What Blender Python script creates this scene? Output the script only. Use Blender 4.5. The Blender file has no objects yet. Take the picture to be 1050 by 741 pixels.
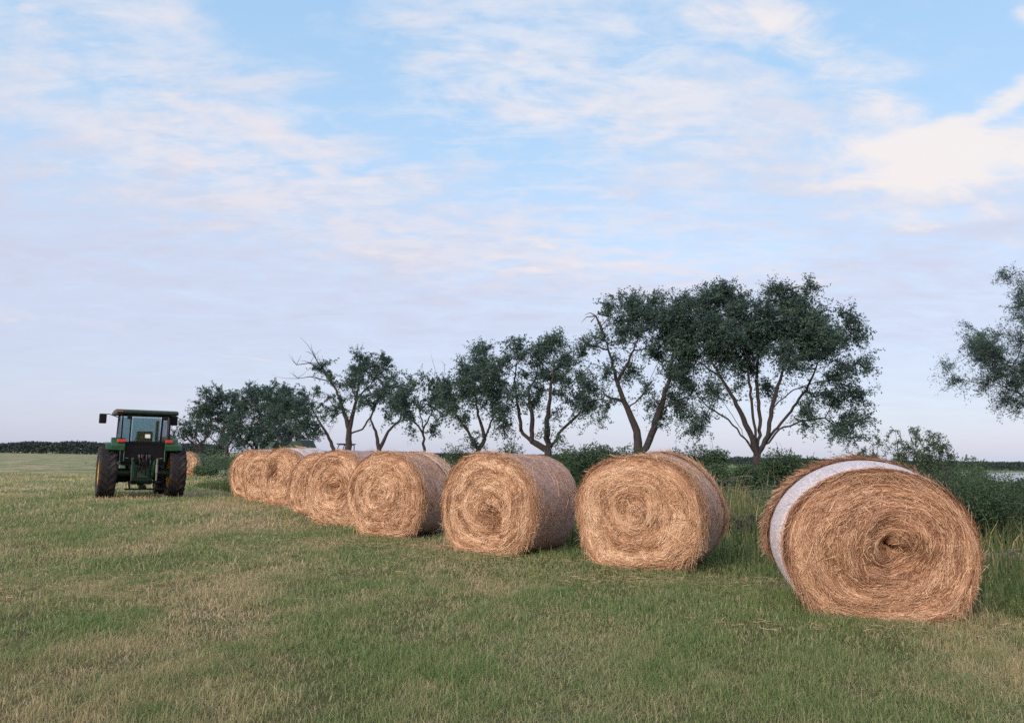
import bpy, math, random
import numpy as np
from mathutils import Vector, Matrix

random.seed(7)
scn = bpy.context.scene
COL = scn.collection
R = math.radians
rng0 = np.random.default_rng(11)

# ------------------------------------------------------------------ camera
PW, PH, FPX = 1050.0, 741.0, 808.0
CAMH = 1.5
PITCH, ROLL = math.atan(97.5 / FPX), R(0.95)
F_ = np.array([0, math.cos(PITCH), math.sin(PITCH)])
U0 = np.array([0, -math.sin(PITCH), math.cos(PITCH)])
R0 = np.array([1.0, 0, 0])
CR = R0 * math.cos(ROLL) + U0 * math.sin(ROLL)
CU = -R0 * math.sin(ROLL) + U0 * math.cos(ROLL)
CP = np.array([0, 0, CAMH])


def ray(px, py):
    d = F_ * FPX + CR * (px - PW / 2) + CU * (PH / 2 - py)
    return d / np.linalg.norm(d)


def ground(px, py, z=0.0):
    d = ray(px, py)
    return CP + d * ((z - CAMH) / d[2])


def at(px, py, Y):
    d = ray(px, py)
    return CP + d * (Y / d[1])


def azel(px, py):
    d = ray(px, py)
    return math.degrees(math.atan2(d[0], d[1])), math.degrees(math.asin(d[2]))


cam = bpy.data.cameras.new('camera')
cam.sensor_width = 36
cam.lens = 36 * FPX / PW
cam.clip_start = 0.05
cam.clip_end = 6000
co = bpy.data.objects.new('camera', cam)
COL.objects.link(co)
M = Matrix.Identity(4)
for i in range(3):
    M[i][0], M[i][1], M[i][2], M[i][3] = CR[i], CU[i], -F_[i], CP[i]
co.matrix_world = M
scn.camera = co


# ------------------------------------------------------------------ node maths
class S:
    def __init__(s, nt, k):
        s.nt, s.k = nt, k

    def _m(s, op, b=None, c=None):
        n = s.nt.nodes.new('ShaderNodeMath')
        n.operation = op
        for i, v in enumerate((s, b, c)):
            if v is None: continue
            if isinstance(v, S): s.nt.links.new(v.k, n.inputs[i])
            else: n.inputs[i].default_value = v
        return S(s.nt, n.outputs[0])

    def __add__(s, b): return s._m('ADD', b)
    __radd__ = __add__
    def __sub__(s, b): return s._m('SUBTRACT', b)
    def __rsub__(s, b): return (s * -1.0) + b
    def __mul__(s, b): return s._m('MULTIPLY', b)
    __rmul__ = __mul__
    def __truediv__(s, b): return s._m('DIVIDE', b)
    def exp(s): return s._m('EXPONENT')
    def max(s, b): return s._m('MAXIMUM', b)
    def min(s, b): return s._m('MINIMUM', b)
    def pw(s, b): return s._m('POWER', b)

    def ss(s, a, b, lo=0.0, hi=1.0, kind='SMOOTHSTEP'):
        n = s.nt.nodes.new('ShaderNodeMapRange')
        n.interpolation_type = kind
        s.nt.links.new(s.k, n.inputs[0])
        for i, v in enumerate((a, b, lo, hi)): n.inputs[i + 1].default_value = v
        return S(s.nt, n.outputs[0])

    def ramp(s, pts):
        n = s.nt.nodes.new('ShaderNodeValToRGB')
        s.nt.links.new(s.k, n.inputs[0])
        e = n.color_ramp.elements
        while len(e) < len(pts): e.new(0.5)
        for q, (p, c) in zip(e, pts):
            q.position = p
            q.color = (*c, 1)
        return S(s.nt, n.outputs[0])


def setin(nt, sock, v):
    if isinstance(v, S): nt.links.new(v.k, sock)
    elif isinstance(v, (tuple, list)) and len(v) == 3 and sock.type == 'RGBA': sock.default_value = (*v, 1)
    else: sock.default_value = v


def mixc(nt, f, a, b, blend='MIX'):
    n = nt.nodes.new('ShaderNodeMix')
    n.data_type = 'RGBA'
    n.blend_type = blend
    setin(nt, n.inputs[0], f)
    setin(nt, n.inputs[6], a)
    setin(nt, n.inputs[7], b)
    return S(nt, n.outputs[2])


def noise(nt, vec, scale, detail=4, rough=0.55, dist=0.0, out=0):
    n = nt.nodes.new('ShaderNodeTexNoise')
    if vec is not None: nt.links.new(vec.k, n.inputs['Vector'])
    n.inputs['Scale'].default_value = scale
    n.inputs['Detail'].default_value = detail
    n.inputs['Roughness'].default_value = rough
    n.inputs['Distortion'].default_value = dist
    return S(nt, n.outputs[out])


def comb(nt, x, y, z):
    n = nt.nodes.new('ShaderNodeCombineXYZ')
    for i, v in enumerate((x, y, z)): setin(nt, n.inputs[i], v)
    return S(nt, n.outputs[0])


def sep(nt, v):
    n = nt.nodes.new('ShaderNodeSeparateXYZ')
    nt.links.new(v.k, n.inputs[0])
    return [S(nt, n.outputs[i]) for i in range(3)]


def coord(nt, which='Object'):
    n = nt.nodes.new('ShaderNodeTexCoord')
    return S(nt, n.outputs[which])


def attr(nt, name):
    n = nt.nodes.new('ShaderNodeAttribute')
    n.attribute_name = name
    return S(nt, n.outputs['Fac'])


def mapping(nt, v, scale=(1, 1, 1), rot=(0, 0, 0), loc=(0, 0, 0)):
    n = nt.nodes.new('ShaderNodeMapping')
    nt.links.new(v.k, n.inputs[0])
    n.inputs['Scale'].default_value = scale
    n.inputs['Rotation'].default_value = rot
    n.inputs['Location'].default_value = loc
    return S(nt, n.outputs[0])


def newmat(name):
    m = bpy.data.materials.new(name)
    m.use_nodes = True
    nt = m.node_tree
    p = nt.nodes['Principled BSDF']
    return m, nt, p


def bump(nt, p, h, strength=0.5, dist=0.02):
    n = nt.nodes.new('ShaderNodeBump')
    n.inputs['Strength'].default_value = strength
    n.inputs['Distance'].default_value = dist
    nt.links.new(h.k, n.inputs['Height'])
    nt.links.new(n.outputs[0], p.inputs['Normal'])


# ------------------------------------------------------------------ mesh helpers
def np_mesh(name, V, Q, mat, parent=None, tint=None, smooth=False):
    V = np.asarray(V, np.float32)
    Q = np.asarray(Q, np.int32)
    me = bpy.data.meshes.new(name)
    me.vertices.add(len(V))
    me.vertices.foreach_set('co', V.ravel())
    k = Q.shape[1]
    me.loops.add(Q.size)
    me.loops.foreach_set('vertex_index', Q.ravel())
    me.polygons.add(len(Q))
    me.polygons.foreach_set('loop_start', np.arange(0, Q.size, k, dtype=np.int32))
    me.update(calc_edges=True)
    if smooth: me.polygons.foreach_set('use_smooth', np.ones(len(Q), bool))
    if tint is not None:
        a = me.attributes.new('tint', 'FLOAT', 'POINT')
        a.data.foreach_set('value', np.asarray(tint, np.float32))
    me.materials.append(mat)
    o = bpy.data.objects.new(name, me)
    COL.objects.link(o)
    if parent: o.parent = parent
    return o


class Geo:
    """gathers quads for one mesh"""
    def __init__(s): s.V, s.Q, s.T, s.n = [], [], [], 0

    def add(s, V, Q, T=None):
        V = np.asarray(V, float).reshape(-1, 3)
        s.V.append(V)
        s.Q.append(np.asarray(Q, np.int64).reshape(-1, 4) + s.n)
        s.T.append(np.full(len(V), 0.5) if T is None else np.broadcast_to(np.asarray(T, float), (len(V),)))
        s.n += len(V)

    def ribbons(s, P, W, T):
        n, k, _ = P.shape
        V = np.stack([P - W, P + W], 2).reshape(-1, 3)
        b = (np.arange(n)[:, None] * (2 * k) + np.arange(k - 1)[None, :] * 2).ravel()
        Q = np.stack([b, b + 1, b + 3, b + 2], 1)
        s.add(V, Q, np.repeat(T, 2 * k))

    def tube(s, P, rad, sides=6, T=0.5, cap=True):
        P = np.asarray(P, float)
        rad = np.broadcast_to(np.asarray(rad, float), (len(P),))
        tg = np.gradient(P, axis=0)
        tg /= np.linalg.norm(tg, axis=1)[:, None] + 1e-9
        ref = np.array([0.0, 0, 1]) if abs(tg[0][2]) < 0.9 else np.array([1.0, 0, 0])
        u = np.cross(tg[0], ref); u /= np.linalg.norm(u)
        rings = []
        a = np.arange(sides) * 2 * math.pi / sides
        for i in range(len(P)):
            u = u - tg[i] * np.dot(u, tg[i])
            u /= np.linalg.norm(u) + 1e-9
            v = np.cross(tg[i], u)
            rings.append(P[i] + rad[i] * (np.cos(a)[:, None] * u + np.sin(a)[:, None] * v))
        V = np.concatenate(rings)
        Q = []
        for i in range(len(P) - 1):
            for j in range(sides):
                j2 = (j + 1) % sides
                Q.append((i * sides + j, i * sides + j2, (i + 1) * sides + j2, (i + 1) * sides + j))
        if cap and sides == 4 or cap and sides == 6 or cap and sides == 8:
            for o in (0, (len(P) - 1) * sides):
                for j in range(1, sides - 1, 2): Q.append((o, o + j, o + j + 1, o + (j + 2) % sides))
        s.add(V, Q, T)

    def obj(s, name, mat, parent=None, smooth=False):
        return np_mesh(name, np.concatenate(s.V), np.concatenate(s.Q), mat, parent, np.concatenate(s.T), smooth)


class MB:
    """hard-surface builder: polygons of any size"""
    def __init__(s): s.v, s.f = [], []

    def _add(s, v, f):
        b = len(s.v)
        s.v += [tuple(p) for p in v]
        s.f += [tuple(b + i for i in q) for q in f]
        return s

    def box(s, x0, x1, y0, y1, z0, z1, taper=1.0, sx=0, sy=0):
        cx, cy = (x0 + x1) / 2, (y0 + y1) / 2
        v = [(x, y, z0) for x, y in ((x0, y0), (x1, y0), (x1, y1), (x0, y1))]
        v += [(cx + (x - cx) * taper + sx, cy + (y - cy) * taper + sy, z1) for x, y, _ in v]
        return s._add(v, [(3, 2, 1, 0), (4, 5, 6, 7), (0, 1, 5, 4), (1, 2, 6, 5), (2, 3, 7, 6), (3, 0, 4, 7)])

    def prism_x(s, poly, x0, x1):
        n = len(poly)
        v = [(x0, y, z) for y, z in poly] + [(x1, y, z) for y, z in poly]
        return s._add(v, [tuple(range(n))[::-1], tuple(range(n, 2 * n))] +
                      [(i, (i + 1) % n, n + (i + 1) % n, n + i) for i in range(n)])

    def lathe_x(s, prof, cx, cy, cz, seg=32):
        """prof: (radius, x) closed loop turned about the x axis"""
        n = len(prof)
        v, f = [], []
        for i in range(seg):
            a = 2 * math.pi * i / seg
            v += [(cx + x, cy + r * math.cos(a), cz + r * math.sin(a)) for r, x in prof]
        for i in range(seg):
            j = (i + 1) % seg
            for k in range(n):
                k2 = (k + 1) % n
                f.append((i * n + k, i * n + k2, j * n + k2, j * n + k))
        return s._add(v, f)

    def bar(s, a, b, r, sides=8):
        a, b = np.array(a, float), np.array(b, float)
        t = (b - a) / np.linalg.norm(b - a)
        ref = np.array([0, 0, 1.0]) if abs(t[2]) < .9 else np.array([1.0, 0, 0])
        u = np.cross(t, ref); u /= np.linalg.norm(u); w = np.cross(t, u)
        v = []
        for p in (a, b):
            for i in range(sides):
                q = 2 * math.pi * (i + .5) / sides
                v.append(p + r * (math.cos(q) * u + math.sin(q) * w))
        f = [(i, (i + 1) % sides, sides + (i + 1) % sides, sides + i) for i in range(sides)]
        f += [tuple(range(sides))[::-1], tuple(range(sides, 2 * sides))]
        return s._add(v, f)

    def obj(s, name, mat, parent=None, bevel=0.0, smooth=False):
        me = bpy.data.meshes.new(name)
        me.from_pydata(s.v, [], s.f)
        me.update()
        me.materials.append(mat)
        if smooth:
            for p in me.polygons: p.use_smooth = True
        o = bpy.data.objects.new(name, me)
        COL.objects.link(o)
        if parent: o.parent = parent
        if bevel:
            b = o.modifiers.new('bevel', 'BEVEL')
            b.width = bevel
            b.segments = 2
            b.limit_method = 'ANGLE'
        return o


def tag(o, label, cat, group=None):
    o['label'], o['category'] = label, cat
    if group: o['group'] = group
    return o


def empty(name, loc, rz=0.0):
    o = bpy.data.objects.new(name, None)
    COL.objects.link(o)
    o.location = loc
    o.rotation_euler = (0, 0, rz)
    o.empty_display_size = 0.2
    return o


# ------------------------------------------------------------------ light and sky
SUNV = np.array([-0.50, -0.82, 0.40]); SUNV /= np.linalg.norm(SUNV)
SUN_AZ = math.atan2(SUNV[0], SUNV[1])
SUN_EL = math.asin(SUNV[2])
sl = bpy.data.lights.new('sun', 'SUN')
sl.energy = 2.15
sl.angle = R(14)
sl.color = (1.0, 0.80, 0.62)
so = bpy.data.objects.new('sun', sl)
COL.objects.link(so)
so.rotation_euler = Vector(SUNV).to_track_quat('Z', 'Y').to_euler()


def build_world():
    w = bpy.data.worlds.new('World')
    scn.world = w
    w.use_nodes = True
    nt = w.node_tree
    bg = nt.nodes['Background']
    STR = 0.1
    bg.inputs['Strength'].default_value = STR
    sky = nt.nodes.new('ShaderNodeTexSky')
    sky.sky_type = 'NISHITA'
    sky.sun_disc = False
    sky.sun_elevation = SUN_EL
    sky.sun_rotation = SUN_AZ
    nish = S(nt, sky.outputs[0])
    g = coord(nt, 'Generated')
    x, y, z = sep(nt, g)
    el = z._m('ARCSINE') * 57.2958
    az = x._m('ARCTAN2', y) * 57.2958
    # cloud-deck coordinates: where the view ray meets a flat layer high above
    zz = z.max(0.0) + 0.20
    pl = comb(nt, x / zz, y / zz, 0.0)
    w1 = noise(nt, mapping(nt, pl, (1, 1, 1)), 1.3, 6, 0.6)
    w2 = noise(nt, mapping(nt, pl, (1, 1, 1), loc=(7, 3, 1)), 1.3, 6, 0.6)
    azw = az + (w1 - 0.5) * 16.0
    elw = el + (w2 - 0.5) * 9.0

    def blob(px, py, rx, ry, rot=0.0, warp=True):
        a0, e0 = azel(px, py)
        k = 0.071
        dx = (azw if warp else az) - a0
        dy = (elw if warp else el) - e0
        c, s_ = math.cos(R(rot)), math.sin(R(rot))
        u = (dx * c - dy * s_) / (rx * k)
        v = (dx * s_ + dy * c) / (ry * k)
        return ((u * u + v * v) * -1.0).exp()

    def total(lst):
        t = None
        for b in lst:
            q = blob(*b[:-1]) * b[-1]
            t = q if t is None else t + q
        return t

    # clear sky by height
    e01 = el.ss(-2, 50, kind='LINEAR')
    base = e01.ramp([(0.0, (.45, .48, .66)), (.10, (.52, .56, .75)), (.24, (.58, .67, .85)),
                     (.45, (.43, .625, .85)), (.75, (.32, .55, .82)), (1.0, (.28, .50, .80))])
    base = mixc(nt, 0.10, base, mixc(nt, 1.0, nish, (.5, .5, .5), 'MULTIPLY'))
    # fine cloud structure
    fib = noise(nt, mapping(nt, pl, (1.5, 3.2, 1), (0, 0, R(-28))), 2.6, 9, 0.60, 0.6)
    puf = noise(nt, mapping(nt, pl, (1, 1.35, 1), (0, 0, R(-15)), (3, 1, 0)), 6.5, 9, 0.62, 0.6)
    big = noise(nt, mapping(nt, pl, (.5, .8, 1), (0, 0, R(-20)), (5, 9, 0)), 1.6, 5, 0.5, 0.2)
    # thin veil, with the blue gaps left open
    gaps = total([(400, 105, 230, 42, 24, 0.55), (960, 50, 135, 60, 25, 0.80), (330, 15, 120, 40, 10, 0.3),
                  (740, 245, 130, 40, 0, 0.28), (560, 180, 120, 30, 15, 0.20), (640, 70, 60, 40, 0, .15),
                  (100, 60, 120, 18, 12, .12)])
    veil = (((fib - 0.5) * 1.7 + (puf - 0.5) * 1.3 + (big - .5) * .6) * el.ss(4, 30, .25, 1.0) + 0.60 - gaps).ss(0.10, 1.08)
    vcol = el.ss(0, 40).ramp([(0, (.53, .53, .68)), (.25, (.64, .62, .74)), (.55, (.76, .75, .83)), (1, (.82, .83, .90))])
    c1 = mixc(nt, veil * el.ss(1, 12, .35, .92), base, vcol)
    # lit cloud: bank on the right, streaks in the middle, wisps on the left
    lit = total([(985, 160, 115, 26, 0, 1.0), (905, 140, 60, 17, 8, .75), (1012, 92, 60, 9, -20, .7),
                 (965, 215, 100, 11, 3, .6), (1042, 14, 26, 12, 0, .9), (1040, 255, 40, 8, 0, .5),
                 (845, 55, 120, 24, 40, .62), (760, 10, 90, 22, 5, .42),
                 (540, 242, 140, 6, 2, .42), (560, 262, 160, 6, 0, .50), (540, 281, 150, 6, -2, .45), (600, 225, 90, 5, 0, .3),
                 (850, 300, 60, 7, 6, .4), (780, 285, 60, 6, 6, .3), (200, 102, 45, 9, 10, .55), (300, 125, 60, 10, 20, .35),
                 (95, 75, 90, 10, 12, .35), (560, 120, 70, 18, 5, .42), (420, 50, 100, 22, 20, .35), (150, 205, 110, 16, 5, .35),
                 (150, 62, 190, 9, 18, .35), (330, 165, 170, 9, 27, .40), (470, 205, 120, 8, 20, .30), (250, 190, 160, 8, 20, .3),
                 (40, 330, 110, 5, 8, .45), (275, 364, 60, 4, 8, .4), (10, 15, 40, 14, 10, .4), (640, 150, 120, 16, 5, .25)])
    det = (puf - .5) * 1.5 + (fib - .5) * 1.2
    litm = (lit + det * lit.ss(0.0, .35, .45, 1.0)).ss(0.10, 1.05)
    lcol = az.ss(-30, 30).ramp([(0, (.84, .79, .84)), (.5, (.90, .84, .86)), (1, (.97, .89, .86))])
    web = noise(nt, mapping(nt, pl, (3.2, 8.5, 1), (0, 0, R(-14)), (2, 6, 0)), 1.7, 8, .62, .7)
    web2 = noise(nt, mapping(nt, pl, (6, 9, 1), (0, 0, R(30)), (1, 2, 0)), 1.6, 7, .6, .5)
    wm = total([(610, 100, 260, 110, 10, 1.0), (560, 262, 190, 45, 0, .9), (120, 130, 190, 90, 15, .75), (800, 290, 150, 40, 5, .6), (330, 190, 190, 60, 22, .7)])
    webm = ((web * .52 + web2 * .48) + wm * .12).ss(.50, .72) * wm.min(1.0)
    c1 = mixc(nt, webm * .62, c1, el.ss(4, 34).ramp([(0, (.80, .75, .80)), (.5, (.88, .83, .87)), (1, (.90, .89, .93))]))
    c2 = mixc(nt, litm * 0.85, c1, lcol)
    # the after-glow round the set sun, behind the camera
    ca, sa = math.cos(SUN_AZ), math.sin(SUN_AZ)
    dot = (x * sa + y * ca).max(-1.0)
    glow = dot.ss(-0.25, 1.0) * el.ss(-4, 75, 1.0, 0.0)
    gl = mixc(nt, glow, (0, 0, 0), (1.9, 1.28, .95))
    c3 = mixc(nt, 1.0, c2, gl, 'ADD')
    c4 = mixc(nt, 1.0, c3, (1 / STR, 1 / STR, 1 / STR), 'MULTIPLY')
    nt.links.new(c4.k, bg.inputs['Color'])


build_world()
vs = scn.view_settings
vs.view_transform = 'Standard'
vs.look = 'None'
vs.exposure = 0.0
vs.gamma = 1.0

# ------------------------------------------------------------------ materials


def patch_colour(nt):
    """meadow colour by place: dry and green patches, shared by soil and blades"""
    p = coord(nt, 'Object')
    x, y, z = sep(nt, p)
    flat = comb(nt, x, y, 0.0)
    a = noise(nt, mapping(nt, flat, (.55, .28, 1), (0, 0, R(20))), 1.0, 5, 0.6, .3)
    b = noise(nt, flat, 2.3, 4, 0.6, .2)
    c = noise(nt, mapping(nt, flat, (1, .22, 1), (0, 0, R(-30))), .35, 3, .5)
    side = x.ss(-5, 3.5, .12, -.12)
    near = y.ss(5, 13, .04, -.02)
    far = y.ss(22, 90, 0, -.06)
    dry = ((a - .5) * 1.5 + (b - .5) * .9 + (c - .5) * .7 + side + near + far + .41).ss(.26, .80)
    lush = noise(nt, mapping(nt, flat, (.8, .5, 1), loc=(4, 7, 0)), 1.1, 3, .5).ss(.42, .68)
    gr = mixc(nt, lush, (.165, .235, .105), (.115, .225, .080))
    return mixc(nt, dry, gr, (.56, .435, .315)), dry


def make_ground_mat():
    m, nt, p = newmat('meadow_soil')
    c, dry = patch_colour(nt)
    o = coord(nt, 'Object')
    n = noise(nt, o, 26, 6, .7)
    x, y, z = sep(nt, o)
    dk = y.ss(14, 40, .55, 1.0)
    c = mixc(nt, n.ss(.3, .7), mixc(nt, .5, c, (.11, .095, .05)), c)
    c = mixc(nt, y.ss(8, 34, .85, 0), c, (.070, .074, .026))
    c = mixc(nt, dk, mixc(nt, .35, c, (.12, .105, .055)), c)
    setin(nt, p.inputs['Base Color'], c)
    p.inputs['Roughness'].default_value = 1
    p.inputs['Specular IOR Level'].default_value = 0.1
    bump(nt, p, noise(nt, o, 14, 6, .7), .8, .05)
    return m


def leafy(name, colfn, trans=.35, rough=.6, tr_tint=(1.0, 1.15, .6)):
    m, nt, p = newmat(name)
    c = colfn(nt)
    setin(nt, p.inputs['Base Color'], c)
    p.inputs['Roughness'].default_value = rough
    p.inputs['Specular IOR Level'].default_value = 0.25
    t = nt.nodes.new('ShaderNodeBsdfTranslucent')
    setin(nt, t.inputs['Color'], mixc(nt, 1.0, c, tr_tint, 'MULTIPLY'))
    mx = nt.nodes.new('ShaderNodeMixShader')
    mx.inputs[0].default_value = trans
    nt.links.new(p.outputs[0], mx.inputs[1])
    nt.links.new(t.outputs[0], mx.inputs[2])
    nt.links.new(mx.outputs[0], nt.nodes['Material Output'].inputs[0])
    return m


def blade_col(nt):
    c, dry = patch_colour(nt)
    t = attr(nt, 'tint')
    own = t.ramp([(0, (.075, .13, .04)), (.3, (.145, .235, .08)), (.52, (.23, .28, .12)), (.70, (.50, .405, .285)), (1, (.78, .66, .52))])
    return mixc(nt, .55, own, c)


def tall_col(nt):
    t = attr(nt, 'tint')
    return t.ramp([(0, (.045, .08, .035)), (.45, (.085, .135, .055)), (.72, (.20, .20, .10)), (1, (.42, .35, .22))])


def ramp_mat(pts):
    return lambda nt: attr(nt, 'tint').ramp(pts)


MG = make_ground_mat()
M_blade = leafy('grass_blade', blade_col, .3)
M_tall = leafy('tall_grass_blade', tall_col, .3)
M_leafA = leafy('mesquite_leaf', ramp_mat([(0, (.034, .066, .072)), (.5, (.052, .100, .096)), (1, (.090, .155, .115))]), .25)
M_leafB = leafy('scrub_leaf', ramp_mat([(0, (.032, .060, .045)), (.5, (.056, .105, .066)), (1, (.11, .165, .085))]), .3)
M_leafF = leafy('far_leaf', ramp_mat([(0, (.025, .040, .045)), (1, (.045, .070, .065))]), .2)
M_hayL = leafy('loose_hay', ramp_mat([(0, (.25, .16, .09)), (.5, (.46, .32, .19)), (1, (.66, .52, .35))]), .2)


def bark_mat(name, a, b):
    m, nt, p = newmat(name)
    o = coord(nt, 'Object')
    n = noise(nt, mapping(nt, o, (6, 6, 1.4)), 2.5, 6, .7, .4)
    setin(nt, p.inputs['Base Color'], mixc(nt, n.ss(.3, .7), a, b))
    p.inputs['Roughness'].default_value = .95
    bump(nt, p, n, .9, .04)
    return m


M_bark = bark_mat('mesquite_bark', (.021, .020, .023), (.052, .046, .049))
M_dead = bark_mat('weathered_wood', (.13, .10, .09), (.27, .22, .20))
M_darkwood = bark_mat('rotting_wood', (.035, .03, .03), (.10, .085, .08))


def hay_mat(name, dark, mid, pale):
    m, nt, p = newmat(name)
    t = attr(nt, 'tint')
    o = coord(nt, 'Object')
    n = noise(nt, o, 5, 4, .6)
    tt = t * .8 + (n - .5) * .55 + .1
    c = tt.ramp([(0.0, dark), (.42, mid), (1.0, pale)])
    setin(nt, p.inputs['Base Color'], c)
    p.inputs['Roughness'].default_value = .75
    p.inputs['Specular IOR Level'].default_value = .2
    bump(nt, p, noise(nt, mapping(nt, o, (30, 30, 30)), 3, 4, .7), .6, .02)
    return m


M_hayG = hay_mat('golden_hay', (.13, .064, .038), (.52, .315, .195), (.84, .66, .48))
M_hayR = hay_mat('reddish_hay', (.10, .050, .032), (.42, .240, .150), (.74, .55, .39))


def net_mat(name, a, b, white):
    m, nt, p = newmat(name)
    o = coord(nt, 'Object')
    n1 = noise(nt, mapping(nt, o, (60, 7, 60)), 1.0, 5, .75, .8)
    n2 = noise(nt, mapping(nt, o, (2, 1.2, 2)), 2.0, 4, .6)
    n3 = noise(nt, o, 70, 2, .6)
    c = mixc(nt, n1.ss(.36, .62), a, b)
    c = mixc(nt, (n2.ss(.35, .75) * .35 + n3.ss(.5, .75) * .35) * white, c, (.70, .60, .60))
    setin(nt, p.inputs['Base Color'], c)
    p.inputs['Roughness'].default_value = .6
    bump(nt, p, n1 + n3 * .5, .7, .02)
    return m


M_net = net_mat('net_wrapped_hay', (.19, .110, .090), (.47, .320, .270), .35)
M_band = net_mat('white_net', (.46, .43, .46), (.72, .70, .73), .4)
M_bandedge = net_mat('pink_net_edge', (.70, .42, .36), (.82, .58, .52), .3)


def plain(name, c, rough=.5, metal=0.0, var=.25, scale=6.0, spec=.4, dust=(.30, .24, .17), dustf=.25):
    m, nt, p = newmat(name)
    o = coord(nt, 'Object')
    n = noise(nt, o, scale, 6, .65)
    d = tuple(q * (1 - var) for q in c)
    col = mixc(nt, n.ss(.3, .7), d, c)
    col = mixc(nt, noise(nt, o, scale * .6, 5, .7).ss(.45, .8) * dustf, col, dust)
    setin(nt, p.inputs['Base Color'], col)
    setin(nt, p.inputs['Roughness'], n.ss(.2, .8, rough - .08, rough + .12))
    p.inputs['Metallic'].default_value = metal
    p.inputs['Specular IOR Level'].default_value = spec
    return m


M_green = plain('green_paint', (.012, .078, .036), .35, dustf=.10)
M_dgreen = plain('old_green_paint', (.008, .036, .020), .5, dustf=.08)
M_yellow = plain('yellow_paint', (.66, .47, .06), .45)
M_black = plain('black_steel', (.006, .007, .011), .5, dustf=.02, spec=.15)
M_rubber = plain('dusty_rubber', (.013, .013, .017), .8, dustf=.15)
M_steel = plain('worn_steel', (.20, .20, .20), .45, metal=.6)
M_roof = plain('roof_plastic', (.007, .030, .020), .45, dustf=.1)
M_seat = plain('black_vinyl', (.02, .02, .022), .6, dustf=.05)
M_red = plain('red_lens', (.40, .030, .026), .35, dustf=.03)
M_orange = plain('orange_lens', (.42, .085, .035), .35, dustf=.03)
M_white = plain('white_plate', (.78, .78, .76), .5, dustf=.03)
M_blue = plain('dark_blue_paint', (.03, .045, .09), .4, dustf=.1)


def glass_mat():
    m, nt, p = newmat('tinted_glass')
    t = nt.nodes.new('ShaderNodeBsdfTransparent')
    t.inputs[0].default_value = (.68, .78, .82, 1)
    g = nt.nodes.new('ShaderNodeBsdfGlossy')
    g.inputs['Roughness'].default_value = .05
    g.inputs['Color'].default_value = (.8, .9, .95, 1)
    mx = nt.nodes.new('ShaderNodeMixShader')
    mx.inputs[0].default_value = .16
    nt.links.new(t.outputs[0], mx.inputs[1])
    nt.links.new(g.outputs[0], mx.inputs[2])
    nt.links.new(mx.outputs[0], nt.nodes['Material Output'].inputs[0])
    return m


M_glass = glass_mat()

# ------------------------------------------------------------------ ground, pond


def sheet(name, pts, mat, z):
    me = bpy.data.meshes.new(name)
    me.from_pydata([(x, y, z) for x, y in pts], [], [tuple(range(len(pts)))])
    me.materials.append(mat)
    o = bpy.data.objects.new(name, me)
    COL.objects.link(o)
    o['kind'] = 'structure'
    return o


sheet('ground', [(-3000, -400), (3000, -400), (3000, 4500), (-3000, 4500)], MG, 0.0)
m, nt, p = newmat('pond_water')
p.inputs['Base Color'].default_value = (.10, .12, .13, 1)
p.inputs['Roughness'].default_value = .12
p.inputs['IOR'].default_value = 1.33
bump(nt, p, noise(nt, coord(nt, 'Object'), .8, 3, .5), .15, .05)
pp = [ground(1008, 489.5), ground(1030, 495.5), ground(1060, 498), ground(1200, 500)]
pts = [(q[0], q[1]) for q in pp] + [(210, 70), (230, 178), (120, 172), (82, 150), (66, 120)]
sheet('pond_water', pts, m, 0.005)


# ------------------------------------------------------------------ hay bales
def sines(rng, n, fs, ft, amp=1.0):
    A = rng.normal(size=n) / math.sqrt(n)
    a = rng.uniform(-fs, fs, n)
    b = np.round(rng.uniform(-ft, ft, n))
    ph = rng.uniform(0, 6.28, n)
    return lambda s, t: amp * sum(A[i] * np.sin(a[i] * s + b[i] * t + ph[i]) for i in range(n))


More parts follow.
